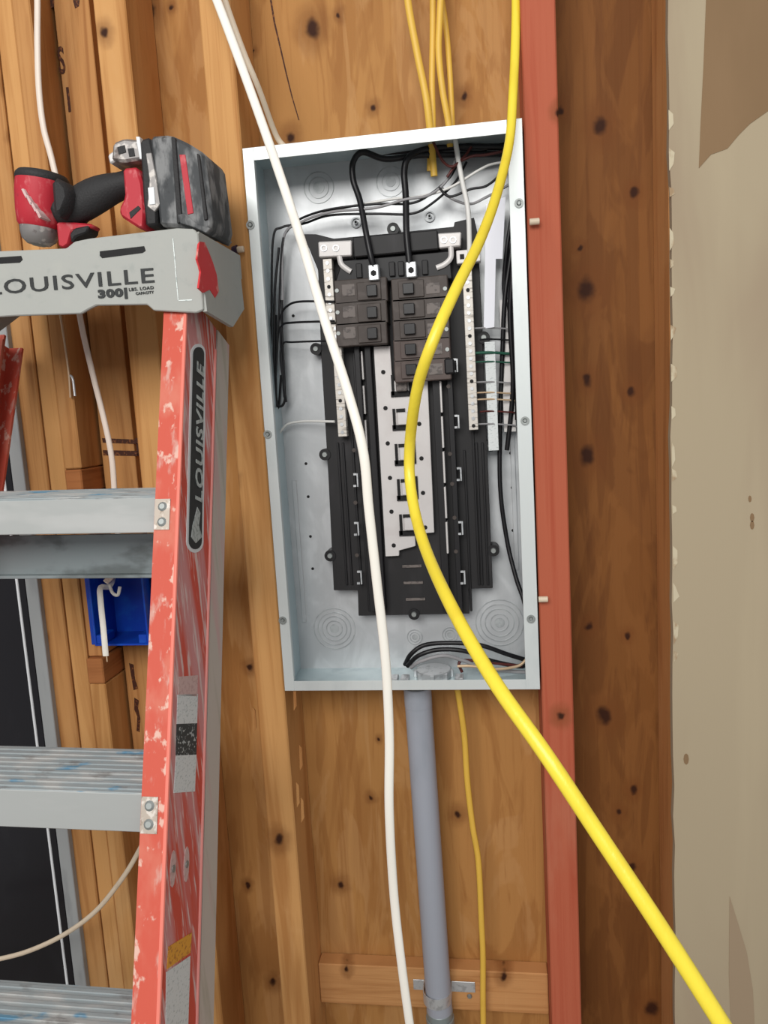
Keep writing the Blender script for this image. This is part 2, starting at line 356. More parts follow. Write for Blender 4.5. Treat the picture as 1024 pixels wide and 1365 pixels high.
# splinters and flaking chips on the stud edges
for sx_, sy_ in ((394, 930), (402, 1010), (398, 1060), (340, 960), (404, 1080)):
    bm = bmesh.new(); p = U(sx_, sy_, SF - .0015)
    loopb = loop(bm, [p + Vector((-.004, 0, -.02)), p + Vector((.001, 0, -.012)), p + Vector((.0015, 0, .015)), p + Vector((-.002, 0, .02))], Vector((0, .002, 0)))
    join(bm, loopb); put('bark_chip', bm, M['stud_b'], wall)

# grade stamps printed on the recessed board
def flatpoly(name, pxs, Y, m, parent, th=.0006, label=None):
    bm = bmesh.new(); prism(bm, pxs, Y - th, Y + .0002); return put(name, bm, m, parent, label=label)
YB = .062
M['stamp'] = mat('dark_brown_stamp_ink', C(66, 30, 14), .7, 0, [(C(130, 76, 36), (260, 100, 200), .54, .62, .8)])
ezs = Vector((-1, 0, 0)); exs = Vector((0, 0, -1))
def upstamp(ch, x, y, s, sx=1.0):
    p = U(x, y, YB - .0006); return text(ch, s, M['stamp'], 'stamp_mark', wall, p, (1, 0, 0), (0, 0, 1), sx, .0005, .0009)
upstamp('S', 79, 98, .050, .46); upstamp('1', 87, 149, .046, .6)
rb = bmesh.new()
for q in (((136, 584), (182, 586), (183, 592), (137, 590)), ((137, 600), (184, 601), (185, 608), (138, 607)), ((180, 584), (185, 584), (188, 608), (183, 608))):
    prism(rb, q, YB - .0006, YB)
put('stamp_frame', rb, M['stamp'], wall)
for q in (((172, 884), (178, 886), (180, 905), (184, 918), (178, 920), (175, 902)), ((179, 930), (185, 934), (184, 944), (187, 958), (186, 976), (182, 974), (183, 955), (179, 946)),
          ((66, 0), (72, 0), (72, 9), (68, 11)), ((97, 0), (106, 0), (105, 8), (100, 11))):
    flatpoly('stamp_mark', q, YB, M['stamp'], wall)
# long drying crack in the plywood above the panel
ck = bmesh.new(); pts = [(361, 0), (366, 30), (375, 68), (382, 98), (390, 130), (399, 160)]
L_ = [U(x - 1.2, y, SH - .0004) for x, y in pts]; R_ = [U(x + 1.2 - i * .2, y, SH - .0004) for i, (x, y) in enumerate(pts)]
join(ck, loop(ck, L_ + R_[::-1], Vector((0, .0006, 0)))); put('plywood_crack', ck, M['stamp'], wall)

# drywall at the right
dw = bpy.data.objects.new('wall_right', None); COL.objects.link(dw); dw['kind'] = 'structure'
bm = bmesh.new(); ddx = vx(893, 300, -.008)
n = 60; zs = [ZB + .01 + (ZT - .02) * i / n for i in range(n + 1)]
lft = [(ddx + random.uniform(-.0012, .0012) + (.0025 if 1.45 < z < 1.75 else 0), z) for z in zs]
pts = [Vector((x, SF - .0135, z)) for x, z in lft] + [Vector((XR, SF - .0135, z)) for _, z in reversed(lft)]
join(bm, loop(bm, pts, Vector((0, .0132, 0))))
put('drywall_sheet', bm, M['drywall'], dw)
for seg, x0s in (((0, 470), (0, 0)),):
    pass
bm = bmesh.new(); YD = SF - .0135
flatpoly('bare_paper_patch', [(942, -12), (1080, -12), (1080, 110), (1024, 148), (1000, 165), (985, 180), (970, 198), (948, 206), (932, 224), (934, 170), (938, 90)], YD, M['paper'], dw)
flatpoly('bare_paper_patch', [(973, 1195), (984, 1230), (996, 1270), (1004, 1320), (1008, 1400), (976, 1400), (972, 1300)], YD, mat('faint_brown_paper', C(154, 134, 110), .9), dw)
bm.free()
for i in range(16):                           # ragged torn paper along the edge
    y = 150 + i * 48 + random.uniform(-10, 10); h = random.uniform(12, 34); x = 889 + y * .0095
    flatpoly('torn_paper_edge', [(x + 1, y), (x + random.uniform(4, 9), y + h * .2), (x + random.uniform(5, 10), y + h * .7), (x + 1.5, y + h)], YD, M['paperedge'], dw)
for (x, y, rr) in ((915, 1012, 5), (1003, 700, 4), (1000, 665, 3), (1003, 690, 4)):
    flatpoly('compound_scuff', [(x + rr * math.cos(a) * .7, y + rr * 1.5 * math.sin(a)) for a in [i * .7854 for i in range(8)]], YD, M['paper'], dw)

bm = bmesh.new(); box(bm, XL, vx(20, 531) - .001, SF, SH - .0005, 2.102, 2.30, .001); put('header', bm, M['stud_b'], wall)
# window at the lower left
wd = bpy.data.objects.new('window_1', None); COL.objects.link(wd); wd['kind'] = 'structure'
YW = -.004
def vstrip(name, xt, yt, wpx, Yf, Yb, m, z0=.5, z1=2.1, bv=.001):
    p = U(xt, yt, Yf); q = U(xt + wpx, yt, Yf); bm = bmesh.new(); box(bm, p.x, q.x, Yf, Yb, z0, z1, bv); return put(name, bm, m, wd)
vstrip('window_frame', 59, 985, 16, YW, .09, M['gray'])
pfx = U(59, 985, YW).x
bm = bmesh.new(); box(bm, XL, pfx, YW, .09, .46, .5, .001); put('window_frame', bm, M['gray'], wd)
bm = bmesh.new(); box(bm, XL, pfx, YW, .09, 2.06, 2.1, .001); put('window_frame', bm, M['gray'], wd)
bm = bmesh.new(); box(bm, XL, pfx - .0005, .045, .05, .5, 2.06); put('window_pane', bm, M['glass_black'], wd)
vstrip('window_gasket', 50, 985, 9, .012, .045, M['glass_black'], .5, 2.06)
vstrip('glazing_bead', 46, 983, 3.6, .014, .045, M['bead'], .5, 2.06)

# ------------------------------------------------------------------ electrical panel
W2, H2 = .3635 / 2, .7467 / 2
DB = .092
z0, z1 = PZ - H2, PZ + H2
ep = root('electrical_panel', (0, 0, z0), 'open grey steel electrical panel box with black interior mounted between the studs', 'electrical panel')
T = .0016
bm = bmesh.new(); box(bm, -W2, W2, DB - T, DB, z0, z1); put('back_plate', bm, M['galv'], ep)
fl_l, fl_r, fl_t, fl_b = .0145, .019, .0165, .0145
for nm, a in (('side_wall', (-W2, -W2 + T, 0.0012, DB - T, z0, z1)), ('side_wall', (W2 - T, W2, 0.0012, DB - T, z0, z1)),
              ('side_wall', (-W2 + T, W2 - T, 0.0012, DB - T, z1 - T, z1)), ('side_wall', (-W2 + T, W2 - T, 0.0012, DB - T, z0, z0 + T))):
    bm = bmesh.new(); box(bm, *a); put(nm, bm, M['galv_side'], ep)
for a in ((-W2, -W2 + fl_l, z0, z1), (W2 - fl_r, W2, z0, z1), (-W2 + fl_l, W2 - fl_r, z1 - fl_t, z1), (-W2 + fl_l, W2 - fl_r, z0, z0 + fl_b)):
    bm = bmesh.new(); box(bm, a[0], a[1], 0, .0012, a[2], a[3], .0004); put('front_flange', bm, M['flange'], ep)
# returns behind the flanges
bm = bmesh.new()
for a in ((-W2 + fl_l - .001, -W2 + fl_l, z0 + fl_b, z1 - fl_t), (W2 - fl_r, W2 - fl_r + .001, z0 + fl_b, z1 - fl_t)): box(bm, a[0], a[1], .0012, .008, a[2], a[3])
put('flange_return', bm, M['flange'], ep)
def strip(name, xt, ya, xb, yb, wpx, Yf, Yb, m, parent, bv=.0006):
    bm = bmesh.new(); a = U(xt, ya, Yf); b = U(xb, yb, Yf); xm = (a.x + b.x) / 2; wd_ = wpx / FPX * (Yf + 1.04) / 2
    box(bm, xm - wd_, xm + wd_, Yf, Yb, b.z, a.z, bv); return put(name, bm, m, parent)
YK = DB - T
def knock(x, y, radii, parent=ep, slot=False):
    c = U(x, y, YK); bm = bmesh.new()
    for r in radii: ring(bm, c, (0, -1, 0), r, .0012, .0012)
    cyl(bm, c, (0, -1, 0), radii[-1] * .55, .0008, 20)
    o = put('knockout', bm, M['emboss'], ep, smooth=30); return o
knock(446, 838, (.033, .0265, .020, .013)); knock(666, 830, (.036, .029, .022, .014))
knock(521, 242, (.021, .013)); knock(553, 849, (.012, .008)); knock(600, 846, (.012, .008)); knock(425, 250, (.022, .015))
knock(430, 900, (.010, .006))
for x, y in ((475, 297), (573, 289)):
    bm = bmesh.new(); c = U(x, y, YK); ring(bm, c, (0, -1, 0), .0075, .002, .003); cyl(bm, c, (0, -1, 0), .0028, .005); put('back_screw', bm, M['emboss'], ep, smooth=30)
    bm = bmesh.new(); cyl(bm, c + Vector((0, -.005, 0)), (0, -1, 0), .0016, .001); put('back_screw_slot', bm, M['dark'], ep)
for x, y in ((408, 618), (411, 662), (414, 715), (417, 758), (681, 604), (683, 650), (684, 707), (391, 421)):
    bm = bmesh.new(); cyl(bm, U(x, y, YK), (0, -1, 0), .0022, .0007, 10); put('punched_hole', bm, M['dark'], ep)
# pressed rails of the back plate
for x, y, x2, y2 in ((392, 640, 396, 830), (682, 560, 686, 760)):
    strip('pressed_rib', x, y, x + (972 - x) / 8000 * (y2 - y), y2, 6, YK - .002, YK, M['galv'], ep)
bm = bmesh.new(); prism(bm, [(648, 272), (674, 262), (670, 345), (661, 345), (659, 436), (645, 438)], .052, .054); put('glare_strip', bm, M['gutter_glare'], ep, label='white strip imitating reflected light')  # white piece imitates light reflected off the metal in the right gutter
bm = bmesh.new(); rq(bm, 646, 456, 665, 600, .055, .057); put('glare_strip', bm, M['stk_w'], ep)  # lower piece of the same painted reflection
bm = bmesh.new(); rq(bm, 666, 400, 688, 575, .068, .071); put('glare_plate', bm, M['tin'], ep)  # added bright plate, also painted reflection of the back plate
# black base pan
YBs = .066
pan = [(421, 312), (445, 318), (520, 311), (605, 302), (606, 296), (632, 290), (637, 312), (642, 420), (648, 560), (657, 784), (625, 785), (626, 818), (478, 821), (477, 787), (445, 787), (438, 640), (428, 470), (424, 360), (404, 312)]
bm = bmesh.new(); prism(bm, pan, YBs, YK - .001, .0007); base = put('base_pan', bm, M['black'], ep)
# vertical ribs moulded in the pan
for x, ya, x2, yb in ((449, 590, 452, 780), (456, 590, 459, 780), (463, 500, 467, 780), (470, 470, 473, 815), (626, 500, 629, 780), (634, 590, 637, 780), (642, 590, 645, 780), (618, 600, 621, 815)):
    sl = (972 - x) / 8000 * (yb - ya); strip('rib', x + 1, ya, x + 1 + sl, yb, 3, YBs - .003, YBs + .001, M['black2'], base)
# round ears with screws
for x, y in ((421, 465), (433, 606), (440, 741), (645, 450), (654, 594), (658, 734), (524, 305), (552, 819)):
    bm = bmesh.new(); c = U(x, y, YBs - .002); cyl(bm, c, (0, 1, 0), .0085, YK - YBs + .001, 18); e = put('mounting_ear', bm, M['black2'], ep, smooth=30)
    bm = bmesh.new(); cyl(bm, c, (0, -1, 0), .0042, .0022, 12, .0034); put('ear_screw', bm, M['screw'], e, smooth=30)
# upper main bar and lug housing
bm = bmesh.new(); prism(bm, [(470, 316), (583, 306), (585, 332), (472, 343)], .036, YBs, .0015); put('main_cover', bm, M['black'], ep)
bm = bmesh.new(); prism(bm, [(456, 347), (600, 334), (603, 372), (446, 378)], .044, YBs, .0015); lug = put('main_lug_housing', bm, M['black2'], ep)
for x in (478, 522, 534, 566):
    bm = bmesh.new(); rq(bm, x - 4, 350 - (x - 500) * .05, x + 5, 369 - (x - 500) * .05, .040, .0445, .001); put('lug_slot', bm, M['black'], lug)
for x, y in ((498, 363), (548, 359)):
    bm = bmesh.new(); rq(bm, x - 7.5, y - 10, x + 7.5, y + 10, .026, .046, .0012); lg = put('main_lug', bm, M['silver'], ep)
    bm = bmesh.new(); cyl(bm, U(x, y + 1, .026), (0, -1, 0), .0042, .001, 6); put('hex_socket', bm, M['dark'], lg)
# bonding pieces with bent straps
for pl, tb, bl in (([(424, 322), (469, 320), (469, 341), (425, 343)], [(452, 340), (455, 352), (463, 359), (468, 362)], (432, 448, 331)),
               ([(583, 311), (615, 309), (614, 328), (585, 331)], [(601, 328), (601, 343), (593, 352), (582, 357)], (592, 604, 320))):
    bm = bmesh.new(); prism(bm, pl, .040, .064, .0015); br = put('bonding_block', bm, M['tin'], ep)
    bm = bmesh.new(); tube(bm, [U(x, y, .042) for x, y in tb], .0036, 8, .5); put('bonding_strap', bm, M['tin'], br, smooth=50)
    for x in bl[:2]:
        bm = bmesh.new(); ring(bm, U(x, bl[2], .040), (0, -1, 0), .0045, .0012, .0012, 14); put('block_screw', bm, M['silver'], br)
# neutral bars
for x, ya, x2, yb, ns in ((430, 345, 441, 430, 8), (441, 432, 455, 582, 14), (616, 350, 631, 573, 22)):
    sl = (972 - x) / 8000 * (yb - ya); nb = strip('neutral_bar', x + 6, ya, x + 6 + sl, yb, 12, .044, .058, M['bar'], ep)
    a = U(x + 6 + sl / 2, ya, .044); a.x = (U(x + 6, ya, .044).x + U(x + 6 + sl, yb, .044).x) / 2; b = U(x + 5, yb, .044)
    for i in range(ns):
        bm = bmesh.new(); z = a.z + (b.z - a.z) * (i + .5) / ns; cyl(bm, (a.x, .0442, z), (0, -1, 0), .0026, .0012, 8); put('bar_screw', bm, M['dark'] if i % 6 == 3 else M['silver'], nb)
bm = bmesh.new(); prism(bm, [(608, 334), (640, 331), (641, 348), (609, 352)], .042, .058, .001); tab = put('neutral_lug', bm, M['tin'], ep)
bm = bmesh.new(); rq(bm, 613, 339, 619, 345, .0412, .043); put('lug_hole', bm, M['dark'], tab)
# centre bus plate with stabs
bus = [(498, 462), (520, 461), (523, 508), (570, 503), (579, 710), (553, 712), (554, 728), (532, 734), (532, 741), (514, 742)]
bm = bmesh.new(); prism(bm, bus, .056, YBs, .0006); bp = put('bus_plate', bm, M['tin'], ep)
for x, y in ((511, 496), (514, 544), (517, 591), (520, 637), (522, 682), (525, 727), (559, 565), (562, 611), (564, 657), (567, 703), (556, 520)):
    bm = bmesh.new(); cyl(bm, U(x, y, .056), (0, -1, 0), .0031, .0008, 12); put('bus_hole', bm, M['dark'], bp)
for i, (x, y) in enumerate(((521, 500), (523, 545), (526, 592), (529, 639), (532, 686))):
    bm = bmesh.new()
    for q in ((0, 0, 5, 27), (0, 22, 26, 28), (5, 0, 17, 4)): rq(bm, x + q[0], y + q[1], x + q[2], y + q[3], .0535, .0565)
    rq(bm, x + 23, y - 4, x + 29, y + 26, .0535, .0565)
    put('stab_slot', bm, M['dark'], bp)
    bm = bmesh.new(); rq(bm, x + 6, y + 5, x + 22, y + 21, .046, .0565, .0012); put('stab', bm, M['tin'] if i else M['brklab'], bp)
# rails for plug-on breakers at each side of the plate, with thin bright slots
for x0, ya, x1, yb in ((471, 462, 477, 812), (484, 462, 493, 812), (573, 506, 583, 812), (592, 506, 600, 812)):
    d = (yb - ya) * .04
    bm = bmesh.new(); rq(bm, x0, ya, x0 + (x1 - x0) + d, yb, .05, YBs, .001); 
    bm.free()
r1 = strip('breaker_rail', 476, 462, 496, 815, 7, .050, YBs, M['black2'], ep)
r2 = strip('breaker_rail', 491, 462, 509, 815, 8, .050, YBs, M['black2'], ep)
r3 = strip('breaker_rail', 583, 506, 594, 815, 10, .050, YBs, M['black2'], ep)
r4 = strip('breaker_rail', 601, 500, 612, 815, 7, .050, YBs, M['black2'], ep)
for i in range(4): strip('rail_slot', 482 + i * 2.5, 468 + i * 46, 484 + i * 2.5, 506 + i * 46, 2.6, .0565, YBs + .0005, M['tin'], r1)
for i in range(5): strip('rail_slot', 587 + i * 2, 508 + i * 47, 589 + i * 2, 550 + i * 47, 2.6, .049, YBs, M['tin'], r3)
for x, y in ((607, 487), (609, 562), (612, 632), (614, 704), (617, 770), (474, 640), (475, 705), (479, 770)):
    bm = bmesh.new(); s = 1 if x > 500 else -1
    rq(bm, x + 1, y - 9, x + 4, y + 9, .0475, .051, .0003); rq(bm, x - 3, y - 9, x + 1, y - 6.5, .0475, .051); rq(bm, x - 3, y + 6.5, x + 1, y + 9, .0475, .051)
    put('hook_clip', bm, M['silver'], ep)
for x, y in ((549, 755), (551, 777), (554, 799)):
    bm = bmesh.new(); rq(bm, x - 13, y - 1.4, x + 13, y + 1.4, YBs - .002, YBs + .0005, .0004); put('moulded_line', bm, M['brklab'], base)
for x, y in ((598, 515), (600, 605), (603, 645), (606, 690), (608, 735), (472, 600), (474, 670), (476, 740)):
    bm = bmesh.new(); cyl(bm, U(x, y, .05), (0, -1, 0), .003, .001, 8); put('dimple', bm, M['brk'], ep)
# breakers
def breaker(x0, x1, y, h, left, m):
    bm = bmesh.new(); rq(bm, x0, y, x1, y + h, .034, .0655, .0013); o = put('circuit_breaker', bm, m, ep)
    w_ = x1 - x0
    f = (lambda t: x0 + w_ * t) if not left else (lambda t: x1 - w_ * t)
    def r(name, a, b, c, d, Yf, mm):
        bm = bmesh.new(); xs = sorted((f(a), f(b))); rq(bm, xs[0], y + h * c, xs[1], y + h * d, Yf, .0345, .0008); put(name, bm, mm, o)
    r('toggle', .20, .40, .22, .74, .026, M['toggle'])
    r('raised_face', .12, .58, .10, .90, .0315, m)
    r('rating_label', .60, .86, .20, .74, .0332, M['brklab'])
    bm = bmesh.new(); cyl(bm, U(f(.94), y + h * .5, .034), (0, -1, 0), .0028, .0012, 10); put('terminal_screw', bm, M['screw'], o)
for i, y in enumerate((374, 403, 431)): breaker(445 + i, 517, y, 27, True, M['brk'])
for i, y in enumerate((372, 399, 426, 453, 480)): breaker(521 + i, 598 + i, y, 25.6, False, M['brk2'] if i > 2 else M['brk'])
bm = bmesh.new(); rq(bm, 592, 478, 606, 498, .03, .05, .002); put('grounding_clamp', bm, M['black2'], ep)
# flange screws, and wood screws driven into the studs
for x, y in ((334, 300), (357, 579), (377, 827), (692, 271), (700, 561), (708, 825)):
    bm = bmesh.new(); c = U(x, y, 0); ring(bm, c, (0, -1, 0), .0058, .0022, .0014, 16); cyl(bm, c, (0, -1, 0), .0032, .0022, 12, .002); put('flange_screw', bm, M['screw'], ep, smooth=30)
for x, y, s, dk in ((325, 332, -1, 1), (706, 296, 1, 0), (718, 799, 1, 0)):
    c = U(x, y, SF - .008); bm = bmesh.new(); cyl(bm, c, (s, 0, 0), .0042, .0125 if s > 0 else .009, 12, bv=.0006)
    o = put('mounting_stub', bm, M['nm_cream'], ep, smooth=30)
    if dk:
        bm = bmesh.new(); cyl(bm, c + Vector((-.009, 0, 0)), (-1, 0, 0), .0062, .007, 12, .0045); put('stub_head', bm, mat('purple_black_cap', C(52, 34, 60), .5), o, smooth=30)
# bottom connector inside the box
bm = bmesh.new(); c = U(578, 893, .05); cyl(bm, (c.x, c.y, z0 + T), (0, 0, 1), .026, .012, 28, bv=.001)
for i in range(8):
    a = i * math.pi / 4; box(bm, c.x + .026 * math.cos(a) - .003, c.x + .026 * math.cos(a) + .003, c.y + .026 * math.sin(a) - .003, c.y + .026 * math.sin(a) + .003, z0 + T, z0 + T + .011, .0005)
put('conduit_lock_nut', bm, M['silver'], ep, smooth=30)
for (x, y, s) in ((525, 896, 3), (612, 893, 4), (540, 902, 3)):
    bm = bmesh.new(); c = U(x, y, .03); box(bm, c.x - .006, c.x + .006, .02, .04, z0 + T, z0 + T + .008, .001); put('ground_lug', bm, M['silver'], ep)

# ------------------------------------------------------------------ wires in the box (each one can be pulled out)
def wire(pts, r, m, label, group=None, flat=1): return cable('wire', pts, r, m, label, 'wire', group, flat, n=8, k=7)
wire([(700, 205, .07), (620, 206, .07), (560, 207, .06), (515, 212, .05), (484, 203, .05), (471, 216, .05), (471, 240, .05), (480, 268, .045), (488, 310, .032), (494, 340, .028), (498, 356, .03)], .0042, M['wblack'], 'thick black feeder wire arching left into the left main lug')
wire([(690, 196, .07), (610, 196, .07), (565, 200, .06), (545, 210, .05), (539, 228, .05), (541, 262, .045), (542, 310, .032), (546, 352, .03)], .0045, M['wblack'], 'thick black feeder wire dropping straight into the right main lug')
gl = 'long branch wires sweeping along the left side of the box'
wire([(612, 214, .07), (600, 236, .06), (575, 258, .05), (548, 271, .045), (500, 272, .045), (440, 279, .05), (402, 291, .06), (385, 305, .06), (376, 330, .06), (372, 420, .065), (368, 500, .065), (369, 543, .065)], .0017, M['wblack'], 'upper black branch wire of the pair sweeping to the left wall', gl)
wire([(622, 216, .07), (606, 244, .06), (575, 272, .05), (548, 285, .045), (500, 285, .045), (440, 287, .05), (405, 298, .06), (376, 303, .06), (364, 320, .06), (362, 420, .065), (361, 500, .065), (366, 542, .065)], .0017, M['wblack'], 'lower black branch wire of the pair sweeping to the left wall', gl)
wire([(610, 206, .06), (596, 240, .055), (572, 260, .045), (540, 266, .04), (500, 277, .04), (440, 283, .045), (400, 297, .055), (378, 318, .06), (377, 400, .065)], .0019, M['wgray'], 'pale grey wire between the two black ones above the breakers')
wire([(380, 520, .064), (376, 440, .062), (375, 420, .06), (383, 408, .055), (400, 402, .05), (446, 402, .04)], .0016, M['wblack'], 'uppermost thin black wire entering the left breakers')
wire([(379, 530, .064), (374, 450, .062), (376, 434, .06), (390, 430, .055), (446, 428, .04)], .0016, M['wblack'], 'middle thin black wire entering the left breakers')
wire([(382, 536, .064), (374, 480, .062), (378, 458, .06), (392, 456, .055), (448, 454, .04)], .0014, M['wblack'], 'lowest thin black wire entering the left breakers')
wire([(376, 400, .066), (376, 470, .066), (380, 530, .066), (372, 541, .066), (366, 520, .066), (366, 400, .066), (372, 330, .066)], .0019, M['wblack'], 'black wire loop hanging down the left wall')
wire([(368, 420, .075), (366, 500, .075), (371, 544, .075), (375, 500, .075)], .0020, M['wblack'], 'short black wire loop nearest the left back corner')
wire([(368, 700, .085), (369, 600, .08), (378, 570, .075), (400, 562, .07), (446, 562, .046)], .0018, M['wwhite'], 'pale wire curving to the left neutral bar')
wire([(684, 215, .05), (685, 300, .06), (681, 340, .06), (673, 400, .06), (670, 470, .065), (667, 560, .07), (667, 650, .07), (676, 720, .07), (688, 770, .06), (701, 812, .05), (704, 870, .05)], .0032, M['wblack'], 'long thick black wire running down the right side to the bottom corner')
wire([(690, 225, .05), (690, 300, .05), (687, 380, .05), (686, 440, .05), (690, 500, .055), (690, 560, .06)], .0036, M['wblack'], 'thick black wire hugging the right wall beside the breakers')
wire([(688, 230, .06), (682, 290, .06), (676, 330, .06), (672, 385, .07), (680, 420, .07), (687, 470, .07)], .0030, M['wblack'], 'black wire bending in the upper right corner')
wire([(692, 214, .04), (692, 290, .045), (684, 360, .05), (680, 420, .055), (684, 500, .06), (682, 545, .066), (676, 600, .07)], .0034, M['wblack'], 'black wire crossing over the others in the right gutter')
wire([(697, 230, .06), (696, 320, .06), (694, 400, .06), (696, 480, .065), (697, 560, .07)], .0040, M['wblack'], 'black wire tucked deepest against the right wall')
wire([(695, 188, .07), (655, 196, .07), (640, 200, .07), (600, 198, .07), (520, 204, .08), (480, 205, .088)], .0026, M['wblack'], 'black wire lying along the top wall of the box')
wire([(693, 204, .06), (668, 232, .05), (648, 248, .045), (628, 252, .045), (600, 262, .045), (585, 250, .05)], .0017, M['wblack'], 'thin black wire slanting across the upper right corner')
wire([(605, 170, .05), (609, 200, .05), (616, 240, .045), (624, 280, .04), (626, 330, .042), (625, 345, .044)], .0034, M['wwhite'], 'thick white neutral wire dropping to the neutral lug')
wire([(694, 214, .06), (660, 218, .055), (640, 226, .05), (600, 250, .05), (560, 262, .05), (520, 266, .05), (430, 282, .055)], .0018, M['wwhite'], 'thin white wire running from the top right corner')
wire([(690, 240, .07), (650, 262, .06), (625, 272, .06), (598, 262, .06), (588, 248, .07)], .0018, M['wgray'], 'grey wire looping low behind the white neutral wire')
wire([(577, 188, .05), (590, 214, .05), (603, 222, .045), (618, 210, .05), (628, 196, .06)], .0018, M['wred'], 'dark red wire curling beside the yellow cables')
wire([(695, 196, .05), (650, 206, .05), (630, 208, .05), (610, 218, .05), (596, 236, .05)], .0019, M['wred'], 'dark red wire crossing the top right corner')
for j, (y, m, nm) in enumerate(((438, 'wgray', 'uppermost grey wire leaving the right neutral bar'), (453, 'wblack', 'black wire crossing right just below the upper ear'), (471, 'wgreen', 'upper green wire leaving the right neutral bar'),
      (483, 'wgreen', 'lower green wire crossing the right gutter'), (510, 'wgray', 'grey wire crossing right under the green pair'), (524, 'wtan', 'upper bare wire leaving the right neutral bar'), (533, 'wtan', 'lower bare wire leaving the right neutral bar'), (549, 'wred', 'dull red wire crossing the right gutter'), (566, 'wgray', 'lowest grey wire crossing the right gutter'))):
    x0 = 628 if j not in (1, 7) else 640
    wire([(x0, y, .05), (652, y - 1, .054), (672, y, .06), (688, y + 2, .066), (694, y + 12, .078)], .0012 if j != 2 else .002, M[m], nm)
gb = 'black wires bunched at the bottom of the box'
wire([(540, 886, .06), (548, 872, .05), (566, 860, .05), (600, 857, .045), (640, 860, .04), (676, 872, .05), (702, 880, .06)], .0034, M['wblack'], 'topmost black wire of the bunch at the bottom of the box', gb)
wire([(543, 888, .05), (558, 874, .04), (585, 866, .04), (620, 868, .04), (652, 880, .05), (690, 888, .06), (704, 886, .07)], .0034, M['wblack'], 'lower black wire of the bunch at the bottom of the box', gb)
wire([(548, 890, .04), (560, 882, .03), (590, 874, .03), (616, 880, .04), (650, 892, .05), (700, 896, .06)], .0028, M['wgray'], 'grey wire under the black bunch at the bottom')
wire([(610, 888, .03), (630, 888, .03), (660, 892, .035), (690, 888, .045), (703, 878, .05)], .0022, M['wtan'], 'bare copper wire lying at the bottom right of the box')
wire([(616, 896, .04), (612, 884, .04), (622, 880, .045), (660, 884, .05), (696, 888, .06)], .0022, M['wred'], 'dark red wire lying at the bottom right of the box')

# ------------------------------------------------------------------ cables
gy = 'yellow cables coming down into the top of the panel'
R_Y = .0046
for pts, lab, r in (([(541, -30, .05), (545, 10, .05), (556, 70, .05), (568, 130, .05), (573, 170, .055), (576, 200, .06), (579, 235, .06)], 'leftmost yellow cable slanting in from the top edge', .0046),
     ([(577, -30, .06), (577, 40, .06), (576, 110, .06), (577, 170, .06), (574, 200, .065), (573, 228, .065)], 'straight yellow cable, second from left above the panel', .0040),
     ([(589, -30, .055), (586, 30, .055), (585, 70, .055), (590, 120, .055), (598, 165, .06), (600, 196, .065)], 'yellow cable crossing to the right above the panel', .0042),
     ([(585, -30, .075), (595, 40, .075), (600, 100, .07), (603, 165, .07), (603, 190, .075)], 'rightmost yellow cable of the bunch above the panel', .0036)):
    cable('nonmetallic_cable', pts, r, M['nm_yellow2'], lab, 'cable', gy, .6)
cable('nonmetallic_cable', [(686, -40, .03), (688, 0, .02), (687, 60, .005), (684, 125, -.02), (679, 190, -.045), (662, 260, -.13), (640, 320, -.21), (608, 385, -.28), (577, 455, -.31), (556, 520, -.29), (546, 600, -.25), (549, 660, -.26), (565, 725, -.32),
     (600, 805, -.42), (657, 905, -.49), (727, 1005, -.53), (800, 1115, -.55), (875, 1228, -.57), (950, 1345, -.585), (990, 1410, -.59)], .0056, M['nm_yellow'], 'thick bright yellow cable bowing across the whole panel and down to the right', 'cable', flat=.85, n=16)
cable('nonmetallic_cable', [(272, -40, -.04), (291, 5, -.05), (330, 110, -.07), (368, 218, -.11), (403, 325, -.14), (434, 430, -.17), (463, 520, -.19), (484, 600, -.20), (492, 680, -.2), (503, 780, -.2), (514, 880, -.2), (519, 980, -.2), (519, 1080, -.2), (525, 1190, -.19), (536, 1290, -.19), (551, 1400, -.19)], .0055, M['nm_white'], 'long white cable hanging diagonally in front of the panel from the top left', 'cable', flat=.6, n=16)
cable('nonmetallic_cable', [(290, -40, -.012), (300, 0, -.008), (325, 70, -.003), (345, 118, .008), (368, 180, .045), (382, 198, .05), (390, 210, .055)], .0037, M['nm_cream'], 'thinner cream cable behind the long white one, ending at the box top', 'cable', flat=.6)
cable('nonmetallic_cable', [(606, 905, .055), (611, 925, .055), (619, 980, .06), (623, 1040, .06), (630, 1100, .06), (638, 1150, .055), (642, 1230, .055), (644, 1275, .055), (644, 1330, .055), (645, 1420, .055)], .0046, M['nm_yellow2'], 'thin yellow cable leaving the bottom of the panel beside the conduit', 'cable', flat=.7)
cable('nonmetallic_cable', [(49, -40, .0), (50, 0, .0), (50, 60, .0), (52, 120, .0), (58, 170, .0), (69, 212, .0), (82, 270, .0), (96, 350, .0), (108, 430, .0), (124, 500, .0), (139, 560, .0), (149, 610, .0), (153, 660, .0), (158, 730, .0), (152, 762, -.016), (141, 776, -.03)], .0044, M['nm_pale'], 'pale cable running down behind the drill and ladder to the blue box', 'cable', flat=.7)
cable('nonmetallic_cable', [(-40, 1284, -.06), (0, 1278, -.06), (40, 1267, -.06), (85, 1246, -.06), (125, 1217, -.055), (155, 1182, -.05), (181, 1142, -.04), (210, 1080, -.02), (225, 1010, .03)], .0037, M['nm_cream'], 'pale cable curving across the dark window at lower left', 'cable', flat=.8)
